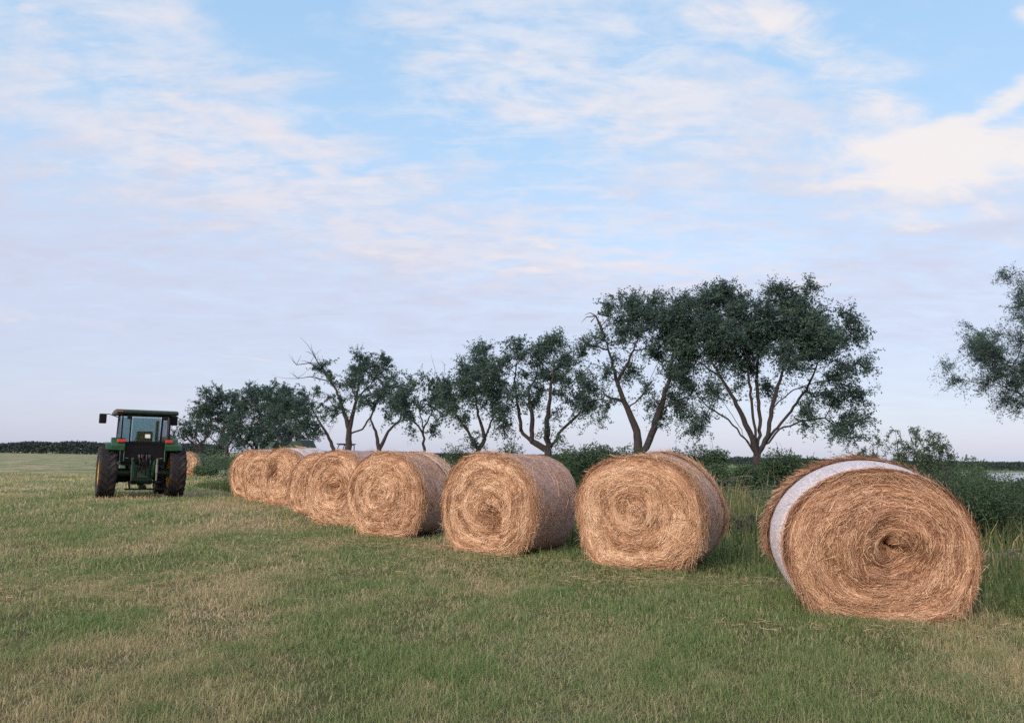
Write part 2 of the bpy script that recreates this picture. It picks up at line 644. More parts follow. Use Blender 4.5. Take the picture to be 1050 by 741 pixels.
def make_bale(label, px, py, yaw, H=1.55, W=1.66, L=1.25, seed=0, n=5000, sw=.0035, hay=M_hayG,
              c=(0.0, .02), rim=.90, wrap=(.14, 1.20), bands=(), hollow=0.0, flare=1.0, tail=.0, skew=0.0, side_n=1400, raw=None, front=.16, core=0.0, long=1.0,
              ragged=1.0, dent=None):
    rng = np.random.default_rng(100 + seed)
    g = ground(px, py)
    root = empty('hay_bale', (g[0], g[1], 0), -R(yaw))
    tag(root, label, 'hay bale', 'round hay bales in the field')
    wob = sines(rng, 7, 2.0, 4, .030)
    ridge = sines(rng, 14, 26, 3, .020)
    lump = sines(rng, 8, 7, 4, .030)
    tonef = sines(rng, 10, 30, 2, 1.0)

    def bound(t):
        x = np.cos(t)
        z = np.sin(t)
        sk = lambda q: -.70 - (1 - np.exp(-(-.70 - q) / .25)) * .25
        z = np.where(z < -.70, sk(z), z)
        zmin = -.70 - (1 - math.exp(-.30 / .25)) * .25
        x = x * (1 + .03 * np.clip(-z, 0, 1))
        k = H / (1 - zmin)
        return x * W / 2 + skew * (z - zmin) * k, (z - zmin) * k

    z_mid = H * .5

    def prof(y):
        q = np.clip(y / .22, 0, 1)
        r = rim + (1 - rim) * np.sqrt(1 - (1 - q) ** 2)
        back = np.clip((y - (L - .12)) / .12, 0, 1)
        return (r + (flare - 1) * np.clip(y / L, 0, 1)) * (1 - .06 * back ** 2)

    def side(t, y, off=0.0):
        bx, bz = bound(t)
        k = prof(y)
        w = wob(y * 2, t) * 1.0
        cx, cz = 0.0, z_mid
        # keep the underside on the ground while the rest swells
        X = cx + (bx - cx) * (k + w + off / (W / 2))
        Z = cz + (bz - cz) * (k + w + off / (W / 2))
        Z = Z * (1 - (1 - k) * .9 * np.clip(1 - bz / (H * .5), 0, 1)) if False else Z - np.clip(1 - bz / (H * .6), 0, 1) * (cz - H * .5 * k) * 1.0
        return np.stack([X, y + 0 * t, np.maximum(Z, -.01)], -1)

    warp = sines(rng, 8, 5, 3, .07)

    def face(s, t, off=0.0):
        s = s * (1 + warp(s, t) * np.clip(1.05 - s, 0, 1) * 1.6)
        B = side(t, np.zeros_like(t))
        cx, cz = c[0] * W / 2, z_mid + c[1] * H / 2
        k_ = np.clip(s, 0, 1) ** 1.5
        ro = H * .47
        X = cx + ((B[..., 0] - cx) * k_ + ro * np.cos(t) * (1 - k_)) * s
        Z = cz + ((B[..., 2] - cz) * k_ + ro * np.sin(t) * (1 - k_)) * s
        Y = ridge(s + .04 * t, t) * 1.8 * (1 - .5 * s) + lump(s, t) + .03 * np.clip(s, 0, 1.2) ** 6 - .03
        Y = Y + hollow * np.exp(-(s / .16) ** 2)
        if dent is not None:
            dx, dz, dr, dd = dent
            Y = Y + dd * np.exp(-(((X - dx) / dr) ** 2 + ((Z - dz) / (dr * 1.7)) ** 2))
        return np.stack([X, Y - off, Z], -1)

    geo = Geo()
    # rolled body
    nt_, ns_ = 72, 22
    T, Sg = np.meshgrid(np.linspace(0, 2 * math.pi, nt_, endpoint=False), np.linspace(0.02, 1, ns_))
    ys = np.linspace(0, L, 18)
    rows = [face(np.full(nt_, s), T[0], .0) for s in Sg[:, 0]]
    for y in ys[1:]: rows.append(side(T[0], np.full(nt_, y)))
    for s in (.97, .85, .5, .02):
        q = side(T[0], np.full(nt_, L))
        mid = np.array([0, L, z_mid])
        q = mid + (q - mid) * s
        q[:, 1] = L + .05 * (1 - s)
        rows.append(q)
    V = np.concatenate(rows)
    nr = len(rows)
    i, j = np.meshgrid(np.arange(nr - 1), np.arange(nt_), indexing='ij')
    j2 = (j + 1) % nt_
    Q = np.stack([i * nt_ + j, (i + 1) * nt_ + j, (i + 1) * nt_ + j2, i * nt_ + j2], -1).reshape(-1, 4)
    geo.add(V, Q, .22)

    # straw on the front face: wisps of parallel stalks following the roll
    k = 6
    per = 9
    nc = n // per
    s0 = np.sqrt(rng.uniform(.002, 1.03, nc))
    t0 = rng.uniform(0, 2 * math.pi, nc)
    ln = rng.uniform(.10, .42, nc) * long
    ds = rng.normal(0, .045, nc)
    tc = rng.normal(.50, .20, nc)
    wild = rng.uniform(size=nc) < .10 * ragged
    ds = np.where(wild, rng.normal(0, .30, nc), ds)
    lift0 = rng.uniform(0, .022, nc)
    rep = lambda a: np.repeat(a, per)
    N = nc * per
    s1 = rep(s0) + rng.normal(0, .018, N)
    t1 = rep(t0) + rng.normal(0, .05, N) / (rep(s0) + .08)
    l1 = rep(ln) * rng.uniform(.6, 1.3, N)
    d1 = rep(ds) + rng.normal(0, .02, N)
    sgn = np.where(rng.uniform(size=N) < .5, 1, -1)
    u = np.linspace(-.5, .5, k)[None, :]
    dt = np.minimum(l1 / (W / 2 * np.abs(s1) + .04), 2.2)
    dt = np.where(rep(wild), dt * .5, dt)
    tt = t1[:, None] + sgn[:, None] * dt[:, None] * u
    bend = rng.normal(0, .03, N)
    sv = s1[:, None] + d1[:, None] * u + bend[:, None] * (u * u * 4 - .3)
    sv = np.abs(sv)
    P = face(np.minimum(sv, 1.015), tt)
    out = rep(lift0)[:, None] + rng.uniform(0, .012, (N, 1)) + .004
    curl = np.where(rng.uniform(size=N) < .14 * ragged, rng.uniform(.015, .07, N), 0)
    out = out + curl[:, None] * np.clip(u + .1, 0, 1) ** 2 * 2.5
    P[..., 1] -= out
    P[..., 1] += np.clip(sv - .93, 0, 1) * .55
    P[..., 2] = np.maximum(P[..., 2], .012)
    tg = np.gradient(P, axis=1)
    tg /= np.linalg.norm(tg, axis=2)[..., None] + 1e-9
    nrm = np.array([0, -1.0, 0]) + rng.normal(0, .5, (N, 1, 3))
    Wd = np.cross(tg, nrm)
    Wd /= np.linalg.norm(Wd, axis=2)[..., None] + 1e-9
    wid = sw * rng.uniform(.6, 1.5, N)
    wp = wid[:, None, None] * (1 - .6 * np.abs(u)[..., None] * 2 * .8)
    keep = np.ones(N, bool)
    mid = P[:, 3]
    if dent is not None:
        q = ((mid[:, 0] - dent[0]) / dent[2]) ** 2 + ((mid[:, 2] - dent[1]) / (dent[2] * 1.7)) ** 2
        keep &= (q > 1.1) | (rng.uniform(size=N) < .22)
    if core: keep &= (s1 > core) | (rng.uniform(size=N) < .35)
    P, Wd, wp = P[keep], Wd[keep], wp[keep]
    tone = rep(tc) + rng.normal(0, .17, N) + .16 * tonef(s1 + .05 * t1, t1) + np.where(rng.uniform(size=N) < .05, .4, 0)
    geo.ribbons(P, Wd * wp, np.clip(tone[keep], 0, 1))

    # ragged rim: stalks that stick out round the front edge and hang to the grass
    N = int(n * .16 * ragged)
    t1 = rng.uniform(0, 2 * math.pi, N)
    y1 = rng.uniform(-.02, front, N)
    base = side(t1, np.clip(y1, 0, 1))
    rad = base - np.array([0, 0, z_mid]); rad[:, 1] = 0
    rad /= np.linalg.norm(rad, axis=1)[:, None]
    tan = np.stack([-rad[:, 2], 0 * t1, rad[:, 0]], -1) * np.where(rng.uniform(size=N) < .5, 1, -1)[:, None]
    dirn = rad * rng.uniform(-.1, .30 if front > .1 else .12, N)[:, None] + tan * rng.uniform(.4, 1, N)[:, None] + np.array([0, -1, 0]) * rng.uniform(-.3, .5, N)[:, None]
    lnn = rng.uniform(.05, .24, N)
    u2 = np.linspace(-.35, 1, 5)[None, :, None]
    P = base[:, None, :] + dirn[:, None, :] * lnn[:, None, None] * u2
    P[..., 2] -= (lnn[:, None] * np.clip(u2[..., 0], 0, 1) ** 2) * rng.uniform(0, .7, N)[:, None]
    P[..., 2] = np.maximum(P[..., 2], .008)
    tg = np.gradient(P, axis=1)
    Wd = np.cross(tg, rng.normal(size=(N, 1, 3)))
    Wd /= np.linalg.norm(Wd, axis=2)[..., None] + 1e-9
    geo.ribbons(P, Wd * (sw * .8 * rng.uniform(.5, 1.2, N))[:, None, None] * np.linspace(1, .4, 5)[None, :, None],
                np.clip(rng.normal(.6, .2, N), 0, 1))

    # stalks lying round the barrel: pressed under the net, loose where bare
    def barrel(N, ya, yb, loose, tone_m):
        t1 = rng.uniform(-.25, math.pi + .25, N)
        y1 = rng.uniform(ya, yb, N)
        lnn = rng.uniform(.08, .32, N)
        ang = rng.normal(0, .38 if loose else .6, N)
        u3 = np.linspace(-.5, .5, 5)[None, :]
        tt = t1[:, None] + (lnn * np.cos(ang))[:, None] * u3 / (W / 2)
        yy = np.clip(y1[:, None] + (lnn * np.sin(ang))[:, None] * u3, 0, L)
        off = (rng.uniform(.003, .0125, N) + (rng.uniform(0, .035, N) if loose else 0))[:, None] + 0 * u3
        if loose: off = off + (np.where(rng.uniform(size=N) < .3, rng.uniform(0, .09, N), 0))[:, None] * np.clip(u3 + .3, 0, 1) ** 2 * 1.6
        P = side(tt, yy, off)
        tg = np.gradient(P, axis=1)
        rd = P - np.array([0, 0, z_mid]); rd[..., 1] = 0
        Wd = np.cross(tg, rd + rng.normal(0, .25, (N, 1, 3)))
        Wd /= np.linalg.norm(Wd, axis=2)[..., None] + 1e-9
        geo.ribbons(P, Wd * (sw * .8 * rng.uniform(.5, 1.3, N))[:, None, None], np.clip(rng.normal(tone_m, .2, N), 0, 1))

    barrel(int(side_n * (.5 if front > .1 else .12)), 0.0, max(wrap[0] + .02, .06), True, .5)
    if raw: barrel(int(side_n * (1.0 + tail)), raw, L, True, .5)
    elif wrap[1] < L - .02: barrel(int(side_n * .8), wrap[1] - .02, L, True, .5)
    if wrap[1] > wrap[0] and n > 10000: barrel(2600, wrap[0], wrap[1], False, .45)
    geo.obj('rolled_hay', hay, root, smooth=True)

    # net wrap: a thin skin round the barrel, closed over its own thickness
    def shell(name, ya, yb, off, mat):
        ny = max(4, int((yb - ya) / .07))
        t = np.linspace(0, 2 * math.pi, 96, endpoint=False)
        jag = (.016 * np.sin(t * 7 + seed) + .009 * np.sin(t * 23 + 2)) * (1 if ya > .12 else .5)
        rows = []
        for o_, yl in ((off, np.linspace(0, 1, ny)), (off - .006, np.linspace(1, 0, ny))):
            for q in yl: rows.append(side(t, ya + (yb - ya) * q + jag, o_))
        V = np.concatenate(rows)
        nr = len(rows)
        i, j = np.meshgrid(np.arange(nr), np.arange(96), indexing='ij')
        j2 = (j + 1) % 96
        i2 = (i + 1) % nr
        Q = np.stack([i * 96 + j, i2 * 96 + j, i2 * 96 + j2, i * 96 + j2], -1).reshape(-1, 4)
        np_mesh(name, V, Q, mat, root, None, True)

    if wrap[1] > wrap[0]: shell('net_wrap', wrap[0], wrap[1], .008, M_net)
    for (ya, yb, mt) in bands: shell('wrap_band', ya, yb, .014 if mt is M_band else .018, mt)
    return root


make_bale('large reddish bale nearest the camera with a wide white band of wrap round it', 908, 636, 12, H=1.45, W=1.76, L=1.32, seed=1,
          n=28000, sw=.0038, hay=M_hayR, c=(.10, -.04), rim=.94, wrap=(0, 0), bands=((.115, .88, M_band), (.075, .115, M_bandedge)),
          hollow=.10, flare=1.12, tail=.1, long=1.5, dent=(.10, .62, .17, .20), raw=.90, front=.07, core=.20, side_n=6000, ragged=1.3)
make_bale('golden bale with a neat round spiral face, next to the white banded bale', 652, 585, 30, H=1.56, W=1.86, L=1.22, seed=2,
          n=18000, sw=.0036, c=(.0, -.02), rim=.92, wrap=(.12, .98), side_n=2500)
make_bale('net wrapped bale with a dark hollow low in its golden face', 497, 568, 33, H=1.58, W=1.80, L=1.42, seed=3,
          n=14000, sw=.0040, c=(.10, -.12), rim=.90, wrap=(.13, 1.42), side_n=1200, dent=(.16, .46, .13, .34))
make_bale('bale with tight rings on its face and white wrap showing at its back end', 391, 551, 29, H=1.56, W=1.78, L=1.26, seed=4,
          n=11000, sw=.0044, hay=M_hayG, c=(.02, .0), rim=.90, wrap=(.12, .92), bands=((.92, 1.26, M_band),), side_n=1200)
make_bale('fifth bale back in the row, tucked behind the bale with tight rings', 342, 539, 26, H=1.56, W=1.70, L=1.25, seed=5,
          n=9000, sw=.0048, c=(.0, .02), rim=.90, wrap=(.14, 1.2), side_n=900, dent=(.0, .80, .12, .14))
make_bale('sixth bale back in the row with a faded ragged face and straight left edge', 321, 529, 22, H=1.52, W=1.62, L=1.2, seed=6,
          n=8000, sw=.0052, c=(.25, -.1), rim=.90, wrap=(.14, 1.18), side_n=900, ragged=1.4)
make_bale('bale with a torn dark notch in its face and white wrap across its top', 286, 520, 26, H=1.62, W=1.58, L=1.45, seed=7,
          n=8000, sw=.0056, c=(-.05, .0), rim=.90, wrap=(.14, .30), bands=((.30, 1.42, M_band),), side_n=700, dent=(-.28, .95, .14, .34), ragged=1.4)
make_bale('second bale from the far end of the row, close in front of the last one', 267, 515, 20, H=1.56, W=1.56, L=1.2, seed=8,
          n=7000, sw=.0060, c=(.0, .05), rim=.90, wrap=(.14, 1.1), side_n=600, ragged=1.3)
make_bale('last bale at the far end of the row', 255, 511, 14, H=1.58, W=1.56, L=1.2, seed=9,
          n=6000, sw=.0064, c=(.0, .05), rim=.92, wrap=(.14, 1.1), side_n=600, ragged=1.3)
make_bale('small distant bale standing alone behind the tractor', 189, 488, -14, H=1.45, W=1.6, L=1.25, seed=10,
          n=2500, sw=.010, c=(.0, .0), rim=.94, wrap=(.2, 1.1), side_n=300)


# ------------------------------------------------------------------ grass
ROWA, ROWB = np.array([5.6, 6.0]), np.array([-8.5, 26.0])
ROWD = (ROWB - ROWA) / np.linalg.norm(ROWB - ROWA)
ROWN = np.array([ROWD[1], -ROWD[0]])          # points behind the row, to the right


def behind(x, y):
    return (x - ROWA[0]) * ROWN[0] + (y - ROWA[1]) * ROWN[1]


def vnoise(x, y, seed, f):
    r = np.random.default_rng(seed)
    v = 0
    for i in range(9):
        a = r.uniform(0, 6.28)
        k = f * r.uniform(.5, 1.8)
        v = v + np.sin(k * (x * math.cos(a) + y * math.sin(a)) + r.uniform(0, 6.28))
    return v / 9 * 1.6


def blades(name, x, y, h, w, mat, tint, lean=.6, rng=rng0):
    n = len(x)
    a = rng.uniform(0, 2 * math.pi, n)
    ln = h * np.abs(rng.normal(0, 1, n) * lean).clip(0, 2.6)
    dx, dy = np.cos(a) * ln, np.sin(a) * ln
    zz = h * (1 - .25 * np.clip(ln / h, 0, 2.2) / 1.1)
    zz = np.maximum(zz, .012)
    P = np.zeros((n, 3, 3))
    P[:, 0] = np.stack([x, y, np.full(n, -.005)], 1)
    P[:, 1] = np.stack([x + dx * .35, y + dy * .35, zz * .62], 1)
    P[:, 2] = np.stack([x + dx, y + dy, zz], 1)
    b = rng.uniform(0, math.pi, n)
    W = np.stack([np.cos(b), np.sin(b), 0 * b], 1)[:, None, :] * w[:, None, None] * np.array([1, .8, .12])[None, :, None]
    g = Geo()
    g.ribbons(P, W, tint)
    o = g.obj(name, mat)
    o['kind'] = 'stuff'
    return o


def scatter(rng, y0, y1, dens):
    k0 = .80
    area = k0 * (y1 * y1 - y0 * y0)
    n = int(area * dens)
    y = np.sqrt(rng.uniform(y0 * y0, y1 * y1, n))
    x = rng.uniform(-k0, k0, n) * y + rng.uniform(-.6, .6, n)
    return x, y


rg = np.random.default_rng(5)
X, Y, Hh, Ww, Tt = [], [], [], [], []
for (y0, y1, dens, hs, ws) in ((3.2, 6.5, 9000, .036, .0016), (6.5, 10, 4500, .040, .0024), (10, 16, 1600, .046, .0040),
                               (16, 26, 300, .065, .008), (26, 48, 70, .07, .015)):
    x, y = scatter(rg, y0, y1, dens)
    cl = vnoise(x, y, 3, 5.0) + .7 * vnoise(x, y, 4, 14.0)
    keep = rg.uniform(size=len(x)) < np.clip(.72 + .55 * cl, .32, 1)
    x, y, cl = x[keep], y[keep], cl[keep]
    n = len(x)
    h = hs * rg.lognormal(0, .38, n) * (1 + .35 * np.clip(cl, -1, 1)) * (1 + .9 * np.clip(vnoise(x, y, 41, 3.1) - .45, 0, 1)) * (1 + .25 * np.clip((behind(x, y) + 2) / 2, 0, 1))
    X.append(x); Y.append(y); Hh.append(h)
    Ww.append(ws * rg.uniform(.6, 1.4, n))
    Tt.append(np.clip(rg.normal(.45, .27, n) - .14 * cl, 0, 1))
Ln = [np.full(sum(len(q) for q in X), .95)]
for (y0, y1, dens, ws) in ((3.2, 7, 2600, .0015), (7, 13, 1000, .0024)):      # flattened cut stalks, in mats
    x, y = scatter(rg, y0, y1, dens)
    cl = vnoise(x, y, 31, 1.5) + .8 * vnoise(x, y, 32, 5.0)
    keep = rg.uniform(size=len(x)) < np.clip((cl - .15) * 1.6, .03, 1)
    x, y = x[keep], y[keep]
    n = len(x)
    X.append(x); Y.append(y); Hh.append(.034 * rg.lognormal(0, .4, n)); Ww.append(ws * rg.uniform(.6, 1.3, n))
    Tt.append(np.clip(rg.normal(.82, .14, n), 0, 1)); Ln.append(np.full(n, 2.6))
blades('grass', np.concatenate(X), np.concatenate(Y), np.concatenate(Hh), np.concatenate(Ww), M_blade, np.concatenate(Tt), np.concatenate(Ln))

# taller rough grass behind the row of bales
n = 90000
along = rg.uniform(-6, 34, n)
off = .55 + rg.uniform(0, 1, n) ** 1.4 * 16
x = ROWA[0] + ROWD[0] * along + ROWN[0] * off
y = ROWA[1] + ROWD[1] * along + ROWN[1] * off
cl = vnoise(x, y, 8, 2.2)
keep = (rg.uniform(size=n) < np.clip(.55 + .6 * cl, .1, 1)) & (y > 4.5)
x, y, cl, off = x[keep], y[keep], cl[keep], off[keep]
n = len(x)
h = (.16 + .22 * np.clip(off / 4, 0, 1)) * rg.lognormal(0, .35, n) * (1 + .3 * cl)
blades('tall_grass', x, y, h, .0045 * rg.uniform(.6, 1.5, n) * (1 + y / 25), M_tall, np.clip(rg.normal(.40, .24, n) + .03 * (off - 4), 0, 1), .45)

# hay dropped on the field in front of the bales
g = Geo()
P, Tn = [], []
spots = [(-1.4, 13.0, 1.0, .35, 420), (-.3, 11.6, .9, .3, 300), (1.8, 9.9, 1.0, .3, 420), (3.4, 7.2, 1.0, .22, 150), (4.9, 7.3, .4, .3, 60),
         (-2.6, 13.6, 1.0, .4, 350), (-4.0, 16.5, 1.4, .6, 400), (-6, 21, 1.5, .9, 300), (-4.9, 8.8, 1.0, .5, 260), (-1.2, 10.2, 2.0, .6, 200)]
for (sx, sy, rx, ry, m_) in spots:
    m_ = int(m_ * 1.8)
    cx = sx + rg.normal(0, rx, m_); cy = sy + rg.normal(0, ry, m_)
    a = rg.uniform(0, 6.28, m_); l = rg.uniform(.04, .16, m_)
    u = np.linspace(-.5, .5, 4)[None, :]
    z = .03 + rg.uniform(0, .035, m_)[:, None] + .006 * np.sin(u * 5)
    P.append(np.stack([cx[:, None] + np.cos(a)[:, None] * l[:, None] * u, cy[:, None] + np.sin(a)[:, None] * l[:, None] * u, z + 0 * u], -1))
    Tn.append(np.clip(rg.normal(.6, .2, m_), 0, 1))
P = np.concatenate(P); Tn = np.concatenate(Tn)
Wd = np.cross(np.gradient(P, axis=1), np.array([0, 0, 1.0]) + rg.normal(0, .5, (len(P), 1, 3)))
Wd /= np.linalg.norm(Wd, axis=2)[..., None]
g.ribbons(P, Wd * .0017, Tn)
o = g.obj('loose_hay', M_hayL)
o['kind'] = 'stuff'


# ------------------------------------------------------------------ trees
def leaf_quads(rng, C, size, asp=.42, droop=.3, tint=None):
    n = len(C)
    a = rng.normal(size=(n, 3)); a[:, 2] = a[:, 2] * .7 - droop
    a /= np.linalg.norm(a, axis=1)[:, None]
    b = np.cross(a, rng.normal(size=(n, 3)))
    b /= np.linalg.norm(b, axis=1)[:, None] + 1e-9
    s = (size * rng.uniform(.6, 1.4, n))[:, None]
    V = np.stack([C - a * s * .5, C + b * s * asp * .5, C + a * s * .5, C - b * s * asp * .5], 1).reshape(-1, 3)
    Q = np.arange(4 * n).reshape(n, 4)
    T = np.repeat(tint if tint is not None else rng.uniform(0, 1, n), 4)
    return V, Q, T


def grow(rng, limbs, A, step, kill, infl, iters=70):
    pos, par = [], []
    for li, pl in enumerate(limbs):
        pl = np.asarray(pl, float)
        if li == 0:
            pos.append(pl[0]); par.append(-1); cur = 0
        else:
            dd = np.linalg.norm(np.array(pos) - pl[0], axis=1)
            cur = int(np.argmin(dd))
        for q in pl[1:] if li == 0 else pl[0:]:
            a = pos[cur]
            d = np.linalg.norm(q - a)
            m_ = max(1, int(round(d / step)))
            for e in range(1, m_ + 1):
                if d < 1e-4: break
                pos.append(a + (q - a) * e / m_ + rng.normal(0, step * .10, 3) * (0 if e == m_ else 1))
                par.append(cur); cur = len(pos) - 1
    P = np.array(pos); par = list(par)
    best = np.full(len(A), 1e9); who = np.zeros(len(A), int)
    alive = np.ones(len(A), bool)

    def upd(i0):
        nonlocal best, who
        N = P[i0:]
        D = np.linalg.norm(A[:, None, :] - N[None], axis=2)
        m_ = D.min(1); w = D.argmin(1) + i0
        up = m_ < best
        best = np.where(up, m_, best); who = np.where(up, w, who)
    upd(0)
    for it in range(iters):
        alive &= best > kill
        act = alive & (best < infl)
        if not act.any(): break
        ids = who[act]
        dv = A[act] - P[ids]
        dv /= np.linalg.norm(dv, axis=1)[:, None] + 1e-9
        un, inv = np.unique(ids, return_inverse=True)
        sm = np.zeros((len(un), 3)); np.add.at(sm, inv, dv)
        sm /= np.linalg.norm(sm, axis=1)[:, None] + 1e-9
        sm += rng.normal(0, .22, sm.shape) + np.array([0, 0, .05])
        sm /= np.linalg.norm(sm, axis=1)[:, None] + 1e-9
        i0 = len(P)
        P = np.concatenate([P, P[un] + sm * step])
        par += list(un)
        upd(i0)
        if len(P) > 9000: break
    return P, np.array(par)


def wood(geo, P, par, r_base, r_tip=.010, sides=6, expo=1.8):
    n = len(P)
    acc = np.zeros(n)
    kids = [[] for _ in range(n)]
    for i in range(1, n): kids[par[i]].append(i)
    for i in range(n - 1, -1, -1):
        if not kids[i]: acc[i] += 1.0
        if par[i] >= 0: acc[par[i]] += acc[i]
    rad = r_tip * acc ** (1 / expo)
    rad = r_tip + (rad - r_tip) * (r_base - r_tip) / max(rad[0] - r_tip, 1e-6)
    run = np.zeros(n)
    for i in range(1, n): run[i] = run[par[i]] + np.linalg.norm(P[i] - P[par[i]])
    f = run / (run.max() + 1e-6)
    rad = np.maximum(np.minimum(rad, r_base * np.clip(1 - 1.15 * f, 0, 1) ** 1.5), np.minimum(rad, r_tip * 1.6))
    stack = [(0, None)]
    while stack:
        i, pre = stack.pop()
        chain = [] if pre is None else [pre]
        while True:
            chain.append(i)
            if not kids[i]: break
            ks = sorted(kids[i], key=lambda q: -acc[q])
            for q in ks[1:]: stack.append((q, i))
            i = ks[0]
        if len(chain) > 1:
            rr = rad[chain].copy()
            if pre is not None: rr[0] = min(rr[0], rr[1] * 1.15)
            sd = sides if rr.max() > .05 else 4 if rr.max() > .022 else 3
            geo.tube(P[chain], rr, sd, cap=False)
    return rad, kids


def make_tree(name, label, cat, group, base_px, Y, limbs_px, blobs_px, seed=0, r_base=.2, dens=1.0, leaf=.12, per=46, clump=.26,
              mat=M_leafA, step=.30, depth=.8, bark=M_bark, droop=.3, asp=.42, infl=2.2, natt=1.0, snags=(), tipr=.011, ybias=0):
    rng = np.random.default_rng(500 + seed)
    b = at(base_px[0], base_px[1], Y); b[2] = 0.0
    root = empty(name, tuple(b))
    tag(root, label, cat, group)
    pxm = Y / FPX

    def W3(px, py, dy): 
        q = at(px, py, Y)
        return np.array([q[0] * (Y + dy) / Y if False else q[0], Y + dy, q[2]]) - b
    limbs = []
    for li, pl in enumerate(limbs_px):
        k = len(pl)
        dd = rng.normal(0, 1) * depth * 1.2 if li else 0.0
        pts = []
        for i, q in enumerate(pl):
            f = i / max(1, k - 1)
            pts.append(W3(q[0], q[1], dd * f + (q[2] if len(q) > 2 else 0)))
        limbs.append(pts)
    limbs[0][0] = np.array([0, 0, -.15])
    A = []
    for (cx, cy, r) in blobs_px:
        rm = r * pxm
        m_ = max(3, int(natt * 3.6 * (rm / .5) ** 2.2))
        d0 = rng.normal(0, 1) * depth
        c = W3(cx, cy, d0)
        v = rng.normal(size=(m_, 3)); v /= np.linalg.norm(v, axis=1)[:, None]
        v *= (rng.uniform(0, 1, m_) ** (1 / 2.5))[:, None] * rm
        v[:, 1] *= 1.5
        A.append(c + v)
    A = np.concatenate(A)
    P, par = grow(rng, limbs, A, step, step * .9, infl)
    g = Geo()
    rad, kids = wood(g, P, par, r_base, tipr)
    for sn in snags:
        pts = [W3(*q[:2], 0) for q in sn[1]]
        q = np.argmin(np.linalg.norm(P - pts[0], axis=1))
        pts = [P[q]] + pts[1:]
        g.tube(pts, np.linspace(sn[0], sn[0] * .35, len(pts)), 6)
        for _ in range(sn[2]):
            i = rng.integers(1, len(pts)); v = rng.normal(size=3); v[2] = abs(v[2])
            g.tube([pts[i], pts[i] + v * .3, pts[i] + v * .55 + rng.normal(0, .12, 3)], [sn[0] * .35, sn[0] * .2, sn[0] * .08], 4)
    # foliage on the thin ends, in clumps
    nl = sum(len(q) for q in limbs_px)
    tips = np.array([i for i in range(len(P)) if rad[i] < tipr * 2.3])
    dA = np.array([np.min(np.linalg.norm(A - P[i], axis=1)) for i in tips]) if len(tips) else np.zeros(0)
    tips = tips[dA < step * 1.6]
    out = P[tips] - np.array([0, 0, P[:, 2].max() * .55])
    out /= np.linalg.norm(out, axis=1)[:, None] + 1e-9
    ns = np.maximum(1, (4.2 * dens * rng.lognormal(0, .45, len(tips)))).astype(int)
    idx = np.repeat(np.arange(len(tips)), ns)
    dv = rng.normal(size=(len(idx), 3)) + out[idx] * .7
    dv /= np.linalg.norm(dv, axis=1)[:, None]
    sl_ = clump * rng.uniform(1.0, 3.4, len(idx))
    f5 = np.linspace(0, 1, 5)[None, :, None]
    sp = P[tips][idx][:, None, :] + dv[:, None, :] * sl_[:, None, None] * f5
    sp[..., 2] -= (sl_[:, None] * f5[..., 0] ** 2) * rng.uniform(.1, .8, len(idx))[:, None] * (droop * 1.6)
    Wt = np.cross(np.gradient(sp, axis=1), rng.normal(size=(len(idx), 1, 3)))
    Wt /= np.linalg.norm(Wt, axis=2)[..., None] + 1e-9
    if len(idx): g.ribbons(sp, Wt * (tipr * .55) * (1 - .7 * f5), np.full(len(idx), .5))
    g.obj('trunk', bark, root)
    m_ = int(per * .55)
    li = np.repeat(np.arange(len(idx)), m_)
    u = rng.uniform(.12, 1.06, len(li)) * 4
    k0 = np.minimum(u.astype(int), 3)
    C = sp[li, k0] + (sp[li, k0 + 1] - sp[li, k0]) * (u - k0)[:, None] + rng.normal(0, clump * .21, (len(li), 3))
    ct = np.clip(rng.normal(.45, .22, len(tips)), 0, 1)[idx][li]
    V, Q, T = leaf_quads(rng, C, leaf * .95, asp, droop, np.clip(ct + rng.normal(0, .16, len(li)), 0, 1))
    if len(C): np_mesh('crown', V, Q, mat, root, T)
    return root


FL = 'mesquite trees along the field edge'
make_tree('mesquite_tree', 'tallest broad mesquite with many stems fanning from one base, behind the two nearest bales', 'tree', FL, (776, 490), 38,
          [[(776, 490), (776, 468)], [(776, 468), (770, 450), (757, 425), (742, 400), (722, 372)], [(776, 468), (765, 450), (748, 430), (725, 415)],
           [(776, 468), (774, 440), (768, 405), (764, 370)], [(777, 468), (788, 440), (790, 420), (800, 385), (806, 350)],
           [(778, 466), (792, 445), (810, 425), (830, 400), (846, 365), (852, 350)], [(780, 462), (800, 440), (822, 432), (850, 428), (868, 440)],
           [(776, 468), (782, 430), (780, 390), (785, 350)], [(774, 465), (756, 436), (738, 410)], [(790, 420), (812, 400), (835, 392)]],
          [(700, 330, 20), (722, 318, 20), (745, 312, 19), (765, 316, 17), (795, 306, 17), (815, 312, 19), (835, 325, 18), (858, 338, 15), (869, 345, 12),
           (880, 347, 7), (720, 345, 22), (745, 340, 25), (770, 345, 23), (800, 340, 25), (825, 347, 20), (740, 368, 18), (715, 365, 16), (788, 372, 15),
           (815, 370, 14), (845, 360, 11), (850, 390, 10), (870, 380, 9), (885, 375, 8), (870, 400, 9), (882, 408, 9), (855, 413, 9), (838, 405, 9),
           (825, 420, 8), (862, 428, 7), (881, 428, 7), (866, 450, 6), (720, 430, 8), (734, 395, 13), (758, 395, 10), (800, 398, 8), (705, 388, 14),
           (888, 365, 6), (700, 352, 14), (706, 372, 14), (748, 355, 18), (770, 372, 12), (715, 441, 6), (838, 430, 6), (850, 440, 5)],
          seed=1, r_base=.25, leaf=.13, per=44, clump=.33, dens=1.9, natt=1.35, step=.28)
